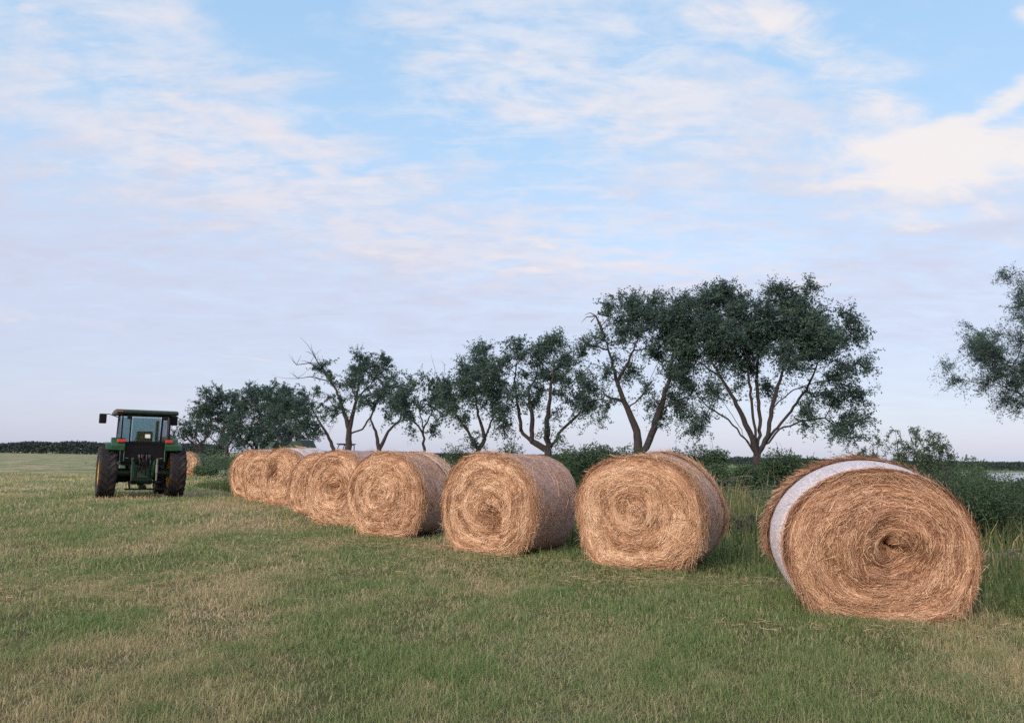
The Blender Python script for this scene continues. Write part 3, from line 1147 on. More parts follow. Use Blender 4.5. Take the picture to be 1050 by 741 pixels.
make_tree('mesquite_tree', 'mesquite with a bare snag at its top left and a thick leaning trunk', 'tree', FL, (657, 492), 39,
          [[(657, 492), (655, 465), (653, 442), (640, 412), (633, 392)], [(633, 392), (626, 365), (619, 345)], [(657, 470), (668, 445), (676, 420), (686, 390), (690, 360)],
           [(640, 412), (620, 405), (608, 395)], [(633, 392), (645, 365), (655, 340)], [(676, 420), (690, 412), (702, 415)], [(644, 420), (660, 400), (668, 375)]],
          [(637, 320, 15), (658, 311, 16), (680, 312, 18), (615, 348, 12), (640, 350, 14), (608, 362, 11), (625, 375, 12), (660, 338, 16), (686, 335, 18),
           (650, 380, 13), (672, 362, 14), (690, 385, 15), (610, 410, 13), (624, 415, 12), (604, 395, 10), (682, 415, 14), (700, 418, 12), (672, 434, 7),
           (615, 430, 7), (600, 358, 6), (640, 335, 12), (648, 305, 8), (696, 350, 14), (690, 320, 12), (700, 400, 12), (665, 395, 10)],
          seed=2, r_base=.33, leaf=.13, per=42, clump=.32, dens=1.75, natt=1.2, snags=[(.10, [(619, 345), (616, 335), (611, 324), (606, 330)], 3), (.08, [(612, 328), (613, 322)], 1)])
make_tree('mesquite_tree', 'mesquite with low wide forked limbs showing under its crown, above the dark hollow bale', 'tree', FL, (566, 490), 42,
          [[(566, 490), (562, 462)], [(562, 462), (545, 452), (534, 440), (527, 426), (516, 424)], [(562, 460), (560, 435), (563, 405), (566, 380)],
           [(564, 460), (572, 445), (585, 432), (600, 418)], [(545, 452), (546, 430), (542, 400)], [(534, 440), (532, 420), (528, 395)]],
          [(526, 356, 10), (536, 366, 12), (566, 352, 12), (578, 350, 9), (520, 380, 14), (545, 384, 16), (570, 388, 16), (588, 400, 13), (530, 404, 12),
           (556, 408, 10), (592, 412, 9), (577, 428, 9), (566, 442, 8), (514, 398, 11), (600, 406, 7), (550, 365, 10), (585, 370, 9), (520, 418, 8), (556, 368, 12), (535, 390, 12), (594, 386, 9)],
          seed=3, r_base=.30, leaf=.14, per=44, clump=.32, dens=1.5)
make_tree('mesquite_tree', 'mesquite with a pointed top and dead lower twigs, left of the low forked one', 'tree', FL, (488, 488), 44,
          [[(488, 488), (488, 468), (497, 450), (506, 428), (503, 405)], [(490, 462), (480, 442), (468, 426), (462, 415)], [(497, 450), (490, 425), (486, 395), (490, 370)]],
          [(490, 358, 8), (496, 368, 12), (485, 384, 15), (474, 395, 15), (500, 394, 17), (470, 410, 13), (490, 414, 15), (509, 420, 11), (480, 430, 9),
           (506, 383, 12), (517, 440, 5), (483, 446, 8), (458, 410, 9), (464, 398, 9), (466, 424, 8), (512, 400, 9), (476, 378, 8)],
          seed=4, r_base=.22, leaf=.14, per=46, clump=.32, dens=1.5, snags=[(.05, [(480, 442), (474, 436), (466, 440)], 4)])
make_tree('mesquite_tree', 'small rounded mesquite with a thin straight trunk and bare twigs over its top', 'tree', FL, (436, 486), 50,
          [[(436, 486), (435, 465), (434, 440), (430, 420)], [(434, 440), (442, 420), (448, 405)], [(434, 445), (420, 425), (412, 410)]],
          [(434, 390, 8), (420, 400, 13), (440, 404, 13), (410, 414, 12), (430, 420, 13), (450, 410, 12), (456, 398, 7), (441, 440, 7), (425, 440, 7), (415, 430, 8), (450, 428, 8), (460, 418, 9), (404, 410, 9), (446, 392, 8)],
          seed=5, r_base=.17, leaf=.15, per=48, clump=.30, snags=[(.03, [(448, 405), (455, 388), (456, 374)], 5), (.03, [(442, 410), (450, 392), (446, 378)], 4)])
make_tree('mesquite_tree', 'mesquite with two thick curved trunks beside the gnarled half bare tree', 'tree', FL, (388, 484), 53,
          [[(388, 484), (389, 462), (386, 446), (380, 430), (385, 412)], [(389, 460), (398, 442), (410, 430), (412, 415)]],
          [(400, 404, 13), (388, 402, 12), (410, 415, 11), (395, 420, 12), (412, 398, 9), (380, 415, 10), (400, 392, 8), (422, 425, 7)],
          seed=6, r_base=.26, leaf=.15, per=50, clump=.30)
make_tree('mesquite_tree', 'gnarled mesquite with bare grey branches spreading on its left side', 'tree', FL, (357, 484), 55,
          [[(357, 484), (357, 460), (358, 440), (352, 420), (345, 400), (336, 384)], [(358, 445), (372, 440), (382, 425), (388, 410)], [(358, 440), (364, 410), (366, 385), (368, 368)],
           [(364, 410), (382, 390), (392, 378), (398, 366)], [(352, 420), (338, 415), (328, 405)]],
          [(365, 364, 6), (373, 371, 9), (385, 370, 8), (398, 364, 6), (365, 383, 13), (380, 385, 11), (352, 398, 9), (340, 388, 6), (334, 376, 4), (326, 380, 4),
           (355, 412, 12), (338, 412, 8), (375, 402, 12), (322, 398, 4), (390, 398, 9), (345, 428, 7), (396, 374, 5), (330, 420, 7)],
          seed=7, r_base=.36, leaf=.15, per=46, clump=.28, tipr=.014,
          snags=[(.07, [(345, 400), (332, 382), (318, 372), (304, 374)], 8), (.06, [(336, 384), (325, 370), (322, 364)], 6), (.05, [(332, 395), (318, 386), (306, 388)], 6)])
make_tree('mesquite_tree', 'dark mesquite with one slanting trunk at the right end of the far dense group', 'tree', FL, (343, 482), 60,
          [[(343, 482), (342, 460), (336, 446), (326, 430), (318, 415)], [(336, 446), (342, 428)]],
          [(318, 424, 12), (308, 414, 12), (328, 436, 8), (320, 442, 8), (305, 432, 12), (312, 402, 7), (300, 420, 10)],
          seed=8, r_base=.24, leaf=.16, per=55, clump=.33)
GRP = [('dense dark tree with the highest crown of the far group behind the row\'s end', 290, [(290, 402, 11), (283, 416, 16), (300, 410, 12), (296, 432, 14), (276, 408, 10), (285, 440, 12), (276, 428, 12), (308, 438, 9), (270, 448, 10), (298, 446, 10), (284, 452, 8)]),
       ('dense dark tree left of the highest crown in the far group', 262, [(255, 402, 10), (265, 412, 14), (250, 415, 12), (262, 430, 15), (272, 402, 8), (268, 444, 10), (250, 436, 12), (258, 396, 4), (258, 448, 10), (244, 450, 9), (272, 452, 8)]),
       ('dark tree in the far dense group, second from its left end', 232, [(238, 406, 11), (226, 412, 12), (243, 424, 14), (228, 430, 14), (238, 444, 10), (222, 444, 10), (214, 420, 9), (230, 451, 10), (244, 452, 8)]),
       ('lowest dark tree at the left end of the far group, partly behind the tractor', 204, [(208, 422, 11), (196, 430, 11), (212, 436, 12), (198, 444, 11), (188, 438, 9), (210, 448, 8), (184, 448, 8)])]
for i, (lb, bx, bl) in enumerate(GRP):
    make_tree('mesquite_tree', lb, 'tree', FL, (bx, 478), 70 + 4 * i,
              [[(bx, 478), (bx + 1, 458), (bx - 4, 446), (bx - 2, 430)], [(bx + 1, 458), (bx + 9, 445), (bx + 10, 432)], [(bx + 1, 462), (bx - 12, 450), (bx - 16, 440)]],
              bl, seed=10 + i, r_base=.25, leaf=.19, per=56, clump=.38, step=.42, natt=.8, infl=3, depth=1.5)
make_tree('huisache_tree', 'feathery tree whose branches reach in from the right edge of the picture', 'tree', None, (1150, 515), 26,
          [[(1150, 515), (1145, 460), (1138, 420)], [(1145, 460), (1110, 420), (1070, 392), (1035, 372)], [(1138, 420), (1110, 370), (1080, 340), (1055, 310)],
           [(1110, 420), (1075, 415), (1050, 405), (1020, 390)], [(1138, 420), (1140, 370), (1120, 330)], [(1070, 392), (1035, 395), (1000, 385)], [(1035, 372), (1005, 358), (980, 362)]],
          [(1042, 288, 9), (1050, 305, 11), (1046, 322, 8), (1010, 348, 11), (1030, 348, 15), (1000, 364, 10), (984, 362, 7), (1042, 368, 20), (1020, 378, 14),
           (984, 386, 9), (1000, 384, 10), (1038, 394, 14), (1050, 412, 12), (1030, 414, 6), (1008, 394, 7), (1072, 350, 28), (1080, 390, 28), (1070, 310, 22),
           (1110, 330, 38), (1130, 380, 34), (1040, 278, 8), (1055, 290, 14), (1015, 362, 14), (1048, 340, 14), (998, 330, 3), (975, 375, 5)],
          seed=20, r_base=.22, leaf=.078, per=40, clump=.21, step=.20, depth=.7, tipr=.008, natt=2.6, infl=1.6, asp=.3, dens=1.9)


# ------------------------------------------------------------------ bushes, scrub, far woods
def make_bush(name, label, px, py, Y, wpx, hpx, seed, mat=M_leafB, leaf=.10, n=5000, cat='bush', group='bushes along the field edge', lobes=7):
    rng = np.random.default_rng(900 + seed)
    b = at(px, py, Y); b[2] = 0
    root = empty(name, tuple(b))
    tag(root, label, cat, group)
    hw = wpx * Y / FPX / 2
    top = at(px, py - hpx, Y)[2]
    C, T = [], []
    g = Geo()
    for i in range(lobes):
        c = np.array([rng.uniform(-.75, .75) * hw, rng.uniform(-.6, .6) * min(hw, 1.4), 0])
        c[2] = top * rng.uniform(.35, .80) * (1 - .3 * abs(c[0]) / hw)
        r = rng.uniform(.28, .5) * min(hw, top)
        m_ = n // lobes
        v = rng.normal(size=(m_, 3)); v /= np.linalg.norm(v, axis=1)[:, None]
        rr = rng.uniform(0, 1, m_) ** .45 * (1 + .28 * np.sin(v[:, 0] * 7 + i) * np.sin(v[:, 2] * 8 + 2 * i))
        q = c + v * rr[:, None] * r * np.array([1.25, 1.1, 1.0])
        C.append(q); T.append(np.clip(rng.normal(.45, .2, m_) + rng.normal(0, .12), 0, 1))
        for _ in range(4):
            e = c + rng.normal(0, .6, 3) * r
            e[2] = max(e[2], .2)
            s_ = np.array([c[0] * .3, c[1] * .3, -.05])
            g.tube([s_, (s_ + e) / 2 + rng.normal(0, .08, 3), e, e + rng.normal(0, .2, 3) + np.array([0, 0, .25 * r])], [.02, .015, .008, .003], 4)
    C = np.concatenate(C); T = np.concatenate(T)
    ok = C[:, 2] > .03
    V, Q, TT = leaf_quads(rng, C[ok], leaf, .42, .0, T[ok])
    g.obj('stems', M_bark, root)
    np_mesh('foliage', V, Q, mat, root, TT)
    return root


BUSHES = [('broad green bush behind the gap between the dark hollow bale and the golden spiral bale', 622, 492, 30, 75, 36, 0),
          ('low green bush just left of the leaning tree trunk, behind the dark hollow bale', 572, 490, 33, 60, 28, 1),
          ('bush growing round the foot of the tallest mesquite', 752, 502, 33, 62, 44, 2),
          ('dark bush under the right side of the tallest mesquite', 812, 500, 32, 60, 40, 3),
          ('bush between the leaning trunk and the tallest mesquite, behind the golden spiral bale', 705, 497, 34, 60, 36, 4),
          ('leafy shrub rising over the back of the white banded bale', 885, 498, 24, 40, 30, 5),
          ('small bush behind the white end of the tight ringed bale', 466, 484, 46, 50, 24, 6),
          ('low scrubby bush right of the far bale behind the tractor', 212, 484, 48, 22, 8, 7),
          ('dark bush low between the tight ringed bale and dark hollow bale', 520, 486, 44, 50, 24, 8),
          ('wide dark green shrub thicket right of the white banded bale', 985, 560, 15, 150, 80, 9),
          ('shrub at the right edge below the pond', 1046, 548, 17, 70, 50, 10),
          ('low shrub straight behind the top of the white banded bale', 935, 520, 20, 70, 20, 11)]
for (lb, px, py, Yb, w_, h_, sd) in BUSHES:
    make_bush('bush', lb, px, py, Yb, w_, h_ + (9 if h_ > 20 else 0), sd, leaf=.042 if Yb < 22 else .10, n=40000 if Yb < 22 else 9000, lobes=12 if w_ > 100 else 7)


def make_sapling(label, px, py, Y, tips, seed):
    rng = np.random.default_rng(1200 + seed)
    b = at(px, py, Y); b[2] = 0
    root = empty('sapling', tuple(b))
    tag(root, label, 'sapling', 'saplings over the white banded bale')
    g = Geo()
    C = []
    for (tx, ty, kx) in tips:
        e = at(tx, ty, Y) - b
        e[1] += rng.normal(0, .3)
        f = np.linspace(0, 1, 9)[:, None]
        P = np.array([0, 0, -.1]) * (1 - f) + e * f
        P[:, 0] -= e[0] * (f[:, 0] - f[:, 0] ** 2.2) * .8
        P[:, 0] += kx * np.sin(f[:, 0] * math.pi) * .4
        g.tube(P, np.linspace(.022, .005, 9), 5)
        for _ in range(13):
            i = rng.integers(5, 9)
            v = rng.normal(size=3) * np.array([1, 1, .35]); v /= np.linalg.norm(v)
            l = rng.uniform(.2, .55)
            q = P[i] + v[None] * np.linspace(0, l, 5)[:, None]
            q[:, 2] -= np.linspace(0, 1, 5) ** 2 * l * .95
            g.tube(q, np.linspace(.006, .002, 5), 3)
            C.append(q[rng.integers(1, 5, 50)] + rng.normal(0, .040, (50, 3)))
    C = np.concatenate(C)
    V, Q, T = leaf_quads(rng, C, .072, .34, .5)
    g.obj('stem', M_bark, root)
    np_mesh('foliage', V, Q, M_leafB, root, T)


make_sapling('upright feathery sapling, left of the two drooping ones over the banded bale', 926, 515, 21, [(922, 441, .1), (934, 440, .2), (918, 452, -.2), (928, 458, .1)], 0)
make_sapling('sapling with two long drooping sprays over the right shoulder of the banded bale', 962, 512, 21, [(938, 440, -.4), (950, 446, -.3), (952, 458, .2), (960, 466, 0)], 1)
make_sapling('bent sapling with a drooping tip, rightmost over the banded bale', 984, 512, 21, [(955, 441, -.1), (966, 446, .1), (978, 456, .1), (966, 464, .2)], 2)
make_sapling('bushy sapling just right of the tallest mesquite, behind the banded bale', 893, 505, 23, [(889, 446, .1), (898, 456, .1), (882, 460, -.1)], 3)
make_sapling('tiny thin sapling standing against the pond', 1000, 512, 24, [(998, 470, .1), (1006, 474, .1)], 4)


def mass(name, x0, x1, Y, h0, h1, n, leaf, seed, mat=M_leafF, dy=12.0, f=.05, kx=0.0):
    rng = np.random.default_rng(1500 + seed)
    x = rng.uniform(x0, x1, n)
    prof = (vnoise(x, 0 * x, seed, f) + .6 * vnoise(x, 0 * x, seed + 1, f * 4)) * .5
    top = h0 + (h1 - h0) * np.clip(.5 + .5 * prof, 0, 1)
    u = rng.uniform(0, 1, n) ** .6
    y = Y + kx * x + rng.uniform(-1, 1, n) * dy * np.sqrt(1 - u * .9)
    z = u * top * (1 + rng.normal(0, .05, n))
    V, Q, T = leaf_quads(rng, np.stack([x, y, z], 1), leaf, .8, 0)
    o = np_mesh(name, V, Q, mat, None, T)
    o['kind'] = 'stuff'
    return o


mass('treeline', -330, -95, 260, 1.7, 4.9, 60000, .60, 1, f=.07)
mass('treeline', -95, 330, 300, 1.5, 3.2, 50000, .6, 2)
mass('treeline', 60, 330, 215, 1.6, 2.9, 50000, .45, 3, f=.08)
# low scrub that fills the ground between the bushes
rgs = np.random.default_rng(77)
n = 80000
x = rgs.uniform(-14, 34, n)
yb = 36 - .10 * x + rgs.normal(0, 2.2, n)
hh = .75 + .85 * np.clip(vnoise(x, yb, 21, .8) + .35, 0, 1.4)
z = rgs.uniform(0, 1, n) ** .7 * hh
V, Q, T = leaf_quads(rgs, np.stack([x, yb, z], 1), .10, .40, 0)
o = np_mesh('undergrowth', V, Q, M_leafB, None, T); o['kind'] = 'stuff'
n = 60000
x = rgs.uniform(7, 22, n)
yb = 15 + rgs.uniform(0, 12, n) ** 1.0
hh = .35 + .5 * np.clip(vnoise(x, yb, 22, 1.2) + .2, 0, 1.2)
z = rgs.uniform(0, 1, n) ** .7 * hh
V, Q, T = leaf_quads(rgs, np.stack([x, yb, z], 1), .06, .4, 0)
o = np_mesh('undergrowth', V, Q, M_leafB, None, T); o['kind'] = 'stuff'


n = 26000
x = rgs.uniform(-34, -15, n)
yb = 70 + rgs.normal(0, 2.5, n)
hh = .7 + .9 * np.clip(vnoise(x, yb, 24, .7) + .35, 0, 1.4)
z = rgs.uniform(0, 1, n) ** .7 * hh
V, Q, T = leaf_quads(rgs, np.stack([x, yb, z], 1), .17, .45, 0)
o = np_mesh('undergrowth', V, Q, M_leafA, None, T); o['kind'] = 'stuff'
# rank weeds standing above the scrub
g = Geo(); C = []
for _ in range(520):
    x0 = rgs.uniform(4.5, 24); y0 = 13.5 + rgs.uniform(0, 1) ** 1.3 * 16
    if behind(x0, y0) < 2.6: continue
    hgt = rgs.uniform(.5, 1.15)
    v = np.array([rgs.normal(0, .22), rgs.normal(0, .22), hgt])
    f = np.linspace(0, 1, 5)[:, None]
    Pw = np.array([x0, y0, -.02]) + v * f
    Pw[:, :2] += v[:2] * f ** 2 * .7
    g.tube(Pw, np.linspace(.007, .002, 5), 3)
    C.append(Pw[rgs.integers(1, 5, 34)] + rgs.normal(0, 1, (34, 3)) * np.array([.07, .07, .10]))
C = np.concatenate(C)
V, Q, T = leaf_quads(rgs, C, .07, .26, .3)
g.add(V, Q, np.clip(T * .9 + .15, 0, 1))
o = g.obj('weeds', M_leafB); o['kind'] = 'stuff'


# ------------------------------------------------------------------ dead wood
def dead_wood(name, label, cat, loc, sticks, mat, seed, spread, r=(.01, .03), ln=(.4, 1.3)):
    rng = np.random.default_rng(1700 + seed)
    g = Geo()
    for _ in range(sticks):
        c = np.array([rng.normal(0, spread[0]), rng.normal(0, spread[1]), abs(rng.normal(0, spread[2])) + .03])
        a = rng.uniform(0, math.pi)
        v = np.array([math.cos(a), math.sin(a) * .6, rng.normal(0, .25)]) * rng.uniform(*ln)
        f = np.linspace(-.5, .5, 6)[:, None]
        P = c + v * f + rng.normal(0, .03, (6, 3))
        P[:, 2] = np.maximum(P[:, 2], .015)
        r0 = rng.uniform(*r)
        g.tube(P, np.linspace(r0, r0 * .4, 6), 6)
        for _ in range(2):
            i = rng.integers(1, 5); w = rng.normal(0, .18, 3)
            g.tube([P[i], P[i] + w, P[i] + w * 1.7 + rng.normal(0, .04, 3)], [r0 * .5, r0 * .35, r0 * .15], 4)
    o = g.obj(name, mat)
    o.location = loc
    return tag(o, label, cat)


q = ground(766, 547)
dead_wood('brush_pile', 'dark pile of fallen branches in the gap beside the white banded bale', 'brush pile', tuple(q), 46, M_darkwood, 1, (.55, .3, .16))
q = ground(1040, 577)
g = Geo()
g.tube([(-1.2, .1, .07), (-.4, 0, .09), (.5, -.03, .10), (1.6, .1, .12)], [.035, .06, .07, .085], 8)
for a, b_ in ((-.6, .35), (.1, -.3), (.6, .4), (-.9, -.2)):
    g.tube([(a, 0, .09), (a - .2, b_ * .4, .2), (a - .45, b_, .16)], [.03, .02, .008], 5)
o = g.obj('fallen_log', M_dead); o.location = tuple(q)
tag(o, 'weathered fallen log lying in the grass right of the banded bale', 'log')
dead_wood('dead_branch', 'tangle of pale dead stalks under the tallest mesquite', 'dead branch', tuple(at(768, 497, 30) * np.array([1, 1, 0])), 16, M_dead, 3, (.9, .3, .4), (.012, .03), (.8, 1.8))
dead_wood('dead_branch', 'grey dead branches below the far dense trees beside the tractor', 'dead branch', tuple(at(228, 478, 66) * np.array([1, 1, 0])), 22, M_dead, 4, (3.4, .5, .6), (.02, .04), (1.0, 2.6))
dead_wood('dead_branch', 'forked dead stick poking up behind the tight ringed bale', 'dead branch', tuple(at(475, 486, 36) * np.array([1, 1, 0])), 9, M_dead, 5, (.9, .3, .5), (.02, .04), (.8, 1.8))


# ------------------------------------------------------------------ tractor
def make_tractor():
    g = ground(143, 509.5)
    root = empty('tractor', (g[0], g[1], 0), R(31))
    tag(root, 'green cab tractor seen from behind with red tail lights and muddy black tyres', 'tractor')

    def wheel(x, y, r, w, lugs, sgn):
        tr = []
        for k in range(lugs * 2):
            pass
        t = MB()
        rr = r - .045
        prof = [(r * .56, -w * .40), (r * .72, -w * .50), (rr * .93, -w * .50), (rr, -w * .40), (rr + .012, 0), (rr, w * .40), (rr * .93, w * .50), (r * .72, w * .50), (r * .56, w * .40)]
        t.lathe_x(prof, 0, 0, 0, 48)
        for k in range(lugs):
            for s in (-1, 1):
                a0 = 2 * math.pi * (k + (.5 if s > 0 else 0)) / lugs
                da = .30
                pts = []
                for (xx, aa, r1) in ((.02, 0, r), (.36, da * .75, r), (.50, da, r - .03)):
                    for dth in (-.055, .055):
                        for rad_ in (rr - .05, r1):
                            th = a0 - aa + dth
                            pts.append((s * xx * w, rad_ * math.cos(th), rad_ * math.sin(th)))
                f = []
                for i in (0, 4):
                    f += [(i, i + 1, i + 5, i + 4), (i + 2, i + 6, i + 7, i + 3), (i + 1, i + 3, i + 7, i + 5), (i, i + 4, i + 6, i + 2)]
                f += [(0, 2, 3, 1), (8, 9, 11, 10)]
                t._add(pts, f)
        wh = empty('wheel', (x, y, r - .012))
        wh.parent = root
        t.obj('tyre', M_rubber, wh)
        m_ = MB()
        o_ = sgn * w * .5
        m_.lathe_x([(r * .56, -w * .42), (r * .60, -w * .42), (r * .60, -w * .38), (r * .55, -w * .30), (r * .55, w * .30), (r * .60, w * .38), (r * .60, w * .42), (r * .56, w * .42)], 0, 0, 0, 36)
        m_.lathe_x([(0.0, o_ * .25 - .015), (r * .56, o_ * .45 - .015), (r * .56, o_ * .45 + .015), (0.0, o_ * .25 + .015)], 0, 0, 0, 36)
        m_.lathe_x([(0.0, o_ * .2), (.17, o_ * .2), (.15, o_ * .55), (0.0, o_ * .55)], 0, 0, 0, 18)
        m_.obj('rim', M_yellow, wh)

    for s in (-1, 1):
        wheel(s * 1.02, 0, .82, .50, 20, s)
        wheel(s * .88, 2.35, .56, .36, 18, s)

    # rear axle housing, transmission
    ax = MB()
    ax.bar((-.85, 0, .80), (.85, 0, .80), .13, 12)
    ax.prism_x([(-.42, .55), (-.30, .42), (.9, .42), (.9, 1.15), (-.30, 1.15), (-.42, 1.02)], -.30, .30)
    ax.box(-.17, .17, -.50, -.40, .62, .92)
    ax.box(-.36, .36, -.34, .3, .68, 1.10)
    ax.obj('axle_housing', M_dgreen, root, .02)
    fr = MB()
    fr.box(-.24, .24, .9, 2.9, .52, .78)
    fr.bar((-.80, 2.35, .56), (.80, 2.35, .56), .08, 10)
    fr.box(-.30, .30, 2.85, 3.05, .50, .86)
    fr.obj('front_frame', M_black, root, .015)
    hd = MB()
    hd.prism_x([(1.0, .82), (2.95, .82), (3.02, 1.0), (2.98, 1.36), (2.7, 1.50), (1.0, 1.62)], -.40, .40)
    hd.obj('hood', M_green, root, .04)
    ex = MB()
    ex.bar((.52, 1.12, 1.2), (.52, 1.12, 2.35), .05, 12)
    ex.bar((.52, 1.12, 2.35), (.52, 1.06, 2.50), .05, 12)
    ex.obj('exhaust_pipe', M_black, root)
    # cab
    fl = MB()
    fl.box(-.60, .60, -.40, 1.05, 1.02, 1.12)
    fl.prism_x([(-.46, 1.10), (-.40, 1.10), (-.43, 1.78), (-.50, 1.78)], -.68, .68)
    fl.box(-.68, .68, -.52, -.40, 1.70, 1.78)
    fl.obj('cab_floor', M_black, root, .01)
    ps = MB()
    for s in (-1, 1):
        ps.bar((s * .70, -.46, 1.70), (s * .70, -.52, 2.66), .026, 6)
        ps.bar((s * .46, -.50, 1.76), (s * .46, -.56, 2.66), .022, 6)
        ps.bar((s * .78, .25, 1.12), (s * .74, .25, 2.66), .035, 6)
        ps.bar((s * .62, 1.05, 1.12), (s * .66, .98, 2.66), .035, 6)
        ps.bar((s * .70, -.46, 1.72), (s * .43, -.50, 1.74), .03, 6)
        ps.bar((s * .78, .25, 1.14), (s * .62, 1.05, 1.14), .03, 6)
    ps.bar((-.70, -.54, 2.62), (.70, -.54, 2.62), .035, 6)
    ps.bar((-.45, -.50, 1.76), (.45, -.50, 1.76), .035, 6)
    ps.obj('cab_frame', M_black, root)
    rf = MB()
    rf.prism_x([(-.84, 2.68), (-.80, 2.64), (1.15, 2.64), (1.28, 2.68), (1.20, 2.74), (.6, 2.79), (-.2, 2.81), (-.72, 2.78), (-.84, 2.74)], -.90, .90)
    roof = rf.obj('cab_roof', M_roof, root, .05)
    for s, mt in ((-1, M_orange),):
        l_ = MB()
        l_.box(s * .80 - .075, s * .80 + .075, -.87, -.80, 2.695, 2.735)
        l_.obj('marker_light', mt, roof, .02)
    for s in (-1, 1): MB().box(s * .52 - .07, s * .52 + .07, -.80, -.66, 2.48, 2.60).obj('work_light', M_black, roof, .015)

    def pane(name, pts, nrm):
        m_ = MB()
        a = np.array(pts); d = np.array(nrm) * .008
        m_._add(list(a) + list(a + d), [(3, 2, 1, 0), (4, 5, 6, 7), (0, 1, 5, 4), (1, 2, 6, 5), (2, 3, 7, 6), (3, 0, 4, 7)])
        return m_.obj(name, M_glass, root)
    rw = pane('rear_window', [(-.41, -.50, 1.79), (.41, -.50, 1.79), (.41, -.555, 2.59), (-.41, -.555, 2.59)], (0, -1, 0))
    st = MB().box(-.02, .13, -.545, -.528, 1.90, 2.02)
    st.obj('sticker', M_white, rw)
    for s in (-1, 1):
        pane('side_window', [(s * .455, -.49, 1.79), (s * .67, -.475, 1.79), (s * .67, -.535, 2.59), (s * .455, -.545, 2.59)], (0, -1, 0))
        pane('side_window', [(s * .705, -.42, 1.74), (s * .775, .21, 1.74), (s * .74, .21, 2.59), (s * .70, -.47, 2.59)], (s, 0, 0))
        pane('door_glass', [(s * .78, .29, 1.18), (s * .64, 1.0, 1.18), (s * .66, .95, 2.59), (s * .74, .29, 2.59)], (s, 0, 0))
    pane('windscreen', [(-.60, 1.05, 1.66), (.60, 1.05, 1.66), (.62, .98, 2.59), (-.62, .98, 2.59)], (0, 1, 0))
    stt = MB()
    stt.box(-.26, .26, -.15, .38, 1.42, 1.56)
    stt.prism_x([(-.20, 1.54), (-.08, 1.54), (-.16, 2.12), (-.27, 2.12)], -.24, .24)
    stt.box(-.15, .15, -.05, .28, 1.11, 1.42)
    stt.obj('seat', M_seat, root, .04)
    sw_ = MB()
    sw_.bar((0, .95, 1.15), (0, .66, 1.80), .035, 8)
    for k in range(14):
        a, b_ = 2 * math.pi * k / 14, 2 * math.pi * (k + 1) / 14
        f_ = lambda q: (.20 * math.cos(q), .65 - .08 * math.sin(q), 1.82 + .17 * math.sin(q))
        sw_.bar(f_(a), f_(b_), .016, 6)
    sw_.obj('steering_wheel', M_black, root)
    # fenders with tail lights
    for s in (-1, 1):
        fe = MB()
        n_ = 12
        pr = []
        for i in range(n_ + 1):
            a = R(50 + 75 * i / n_)
            pr.append((.02 - .93 * math.cos(a) * 1.0, .82 + .93 * math.sin(a)))
        inn = [(.02 + (y_ - .02) * .955, .82 + (z_ - .82) * .955) for y_, z_ in pr]
        poly = pr + inn[::-1]
        lo, hi = sorted((s * .60, s * 1.12))
        nn = len(pr)
        v = [(lo, y_, z_) for y_, z_ in pr] + [(lo, y_, z_) for y_, z_ in inn] + [(hi, y_, z_) for y_, z_ in pr] + [(hi, y_, z_) for y_, z_ in inn]
        f = []
        for i in range(nn - 1):
            f += [(i, i + 1, 2 * nn + i + 1, 2 * nn + i), (nn + i, 3 * nn + i, 3 * nn + i + 1, nn + i + 1), (i, nn + i, nn + i + 1, i + 1), (2 * nn + i, 2 * nn + i + 1, 3 * nn + i + 1, 3 * nn + i)]
        f += [(0, 2 * nn, 3 * nn, nn), (nn - 1, 2 * nn - 1, 4 * nn - 1, 3 * nn - 1)]
        fe._add(v, f)
        # inner wall of the fender and rounded rear panel carrying the light
        iw = sorted((s * .58, s * .61))
        fe.prism_x([(-.60, 1.15), (.75, 1.15), (.62, 1.52), (.2, 1.73), (-.25, 1.71), (-.55, 1.50)], *iw)
        lo2, hi2 = sorted((s * .585, s * .98))
        fe.prism_x([(-.62, 1.50), (-.40, 1.50), (-.30, 1.86), (-.44, 1.90), (-.56, 1.84), (-.64, 1.66)], lo2, hi2)
        fo = fe.obj('fender', M_green, root, .02)
        tl = MB()
        c_ = s * .70
        prof = []
        tl.prism_x([(-.62, 1.73), (-.675, 1.75), (-.655, 1.84), (-.56, 1.865)], c_ - .125, c_ + .125)
        tl.obj('tail_light', M_red, fo, .03)
    # mirror on the left, bracket to the roof
    for s in (-1, 1):
        mr = MB()
        mx_ = 1.19 if s < 0 else .98
        mr.box(s * mx_ - .11, s * mx_ + .11, .62, .70, 2.36, 2.68)
        mo = mr.obj('mirror', M_black, root, .03)
        br = MB()
        br.bar((s * .70, .95, 2.58), (s * (mx_ - .18), .80, 2.68), .014, 6)
        br.bar((s * (mx_ - .18), .80, 2.68), (s * mx_, .71, 2.66), .014, 6)
        br.obj('mirror_arm', M_steel, mo)
    # three-point hitch
    la = MB()
    for s in (-1, 1):
        la.bar((s * .30, -.25, 1.12), (s * .36, -.78, 1.24), .045, 8)
    la.bar((-.34, -.25, 1.12), (.34, -.25, 1.12), .06, 10)
    la.obj('lift_arm', M_dgreen, root)
    for s in (-1, 1):
        ll = MB()
        ll.bar((s * .22, -.35, .50), (s * .42, -1.10, .52), .04, 8)
        ll.obj('lower_link', M_black, root)
        rd = MB()
        rd.bar((s * .36, -.78, 1.24), (s * .36, -.82, .56), .026, 8)
        rd.bar((s * .36, -.79, 1.05), (s * .36, -.81, .80), .040, 8)
        rd.obj('lift_rod', M_steel if s > 0 else M_dgreen, root)
        cy = MB()
        cy.bar((s * .27, -.46, .66), (s * .31, -.62, 1.16), .05, 10)
        cy.obj('lift_cylinder', M_green, root)
    tl = MB()
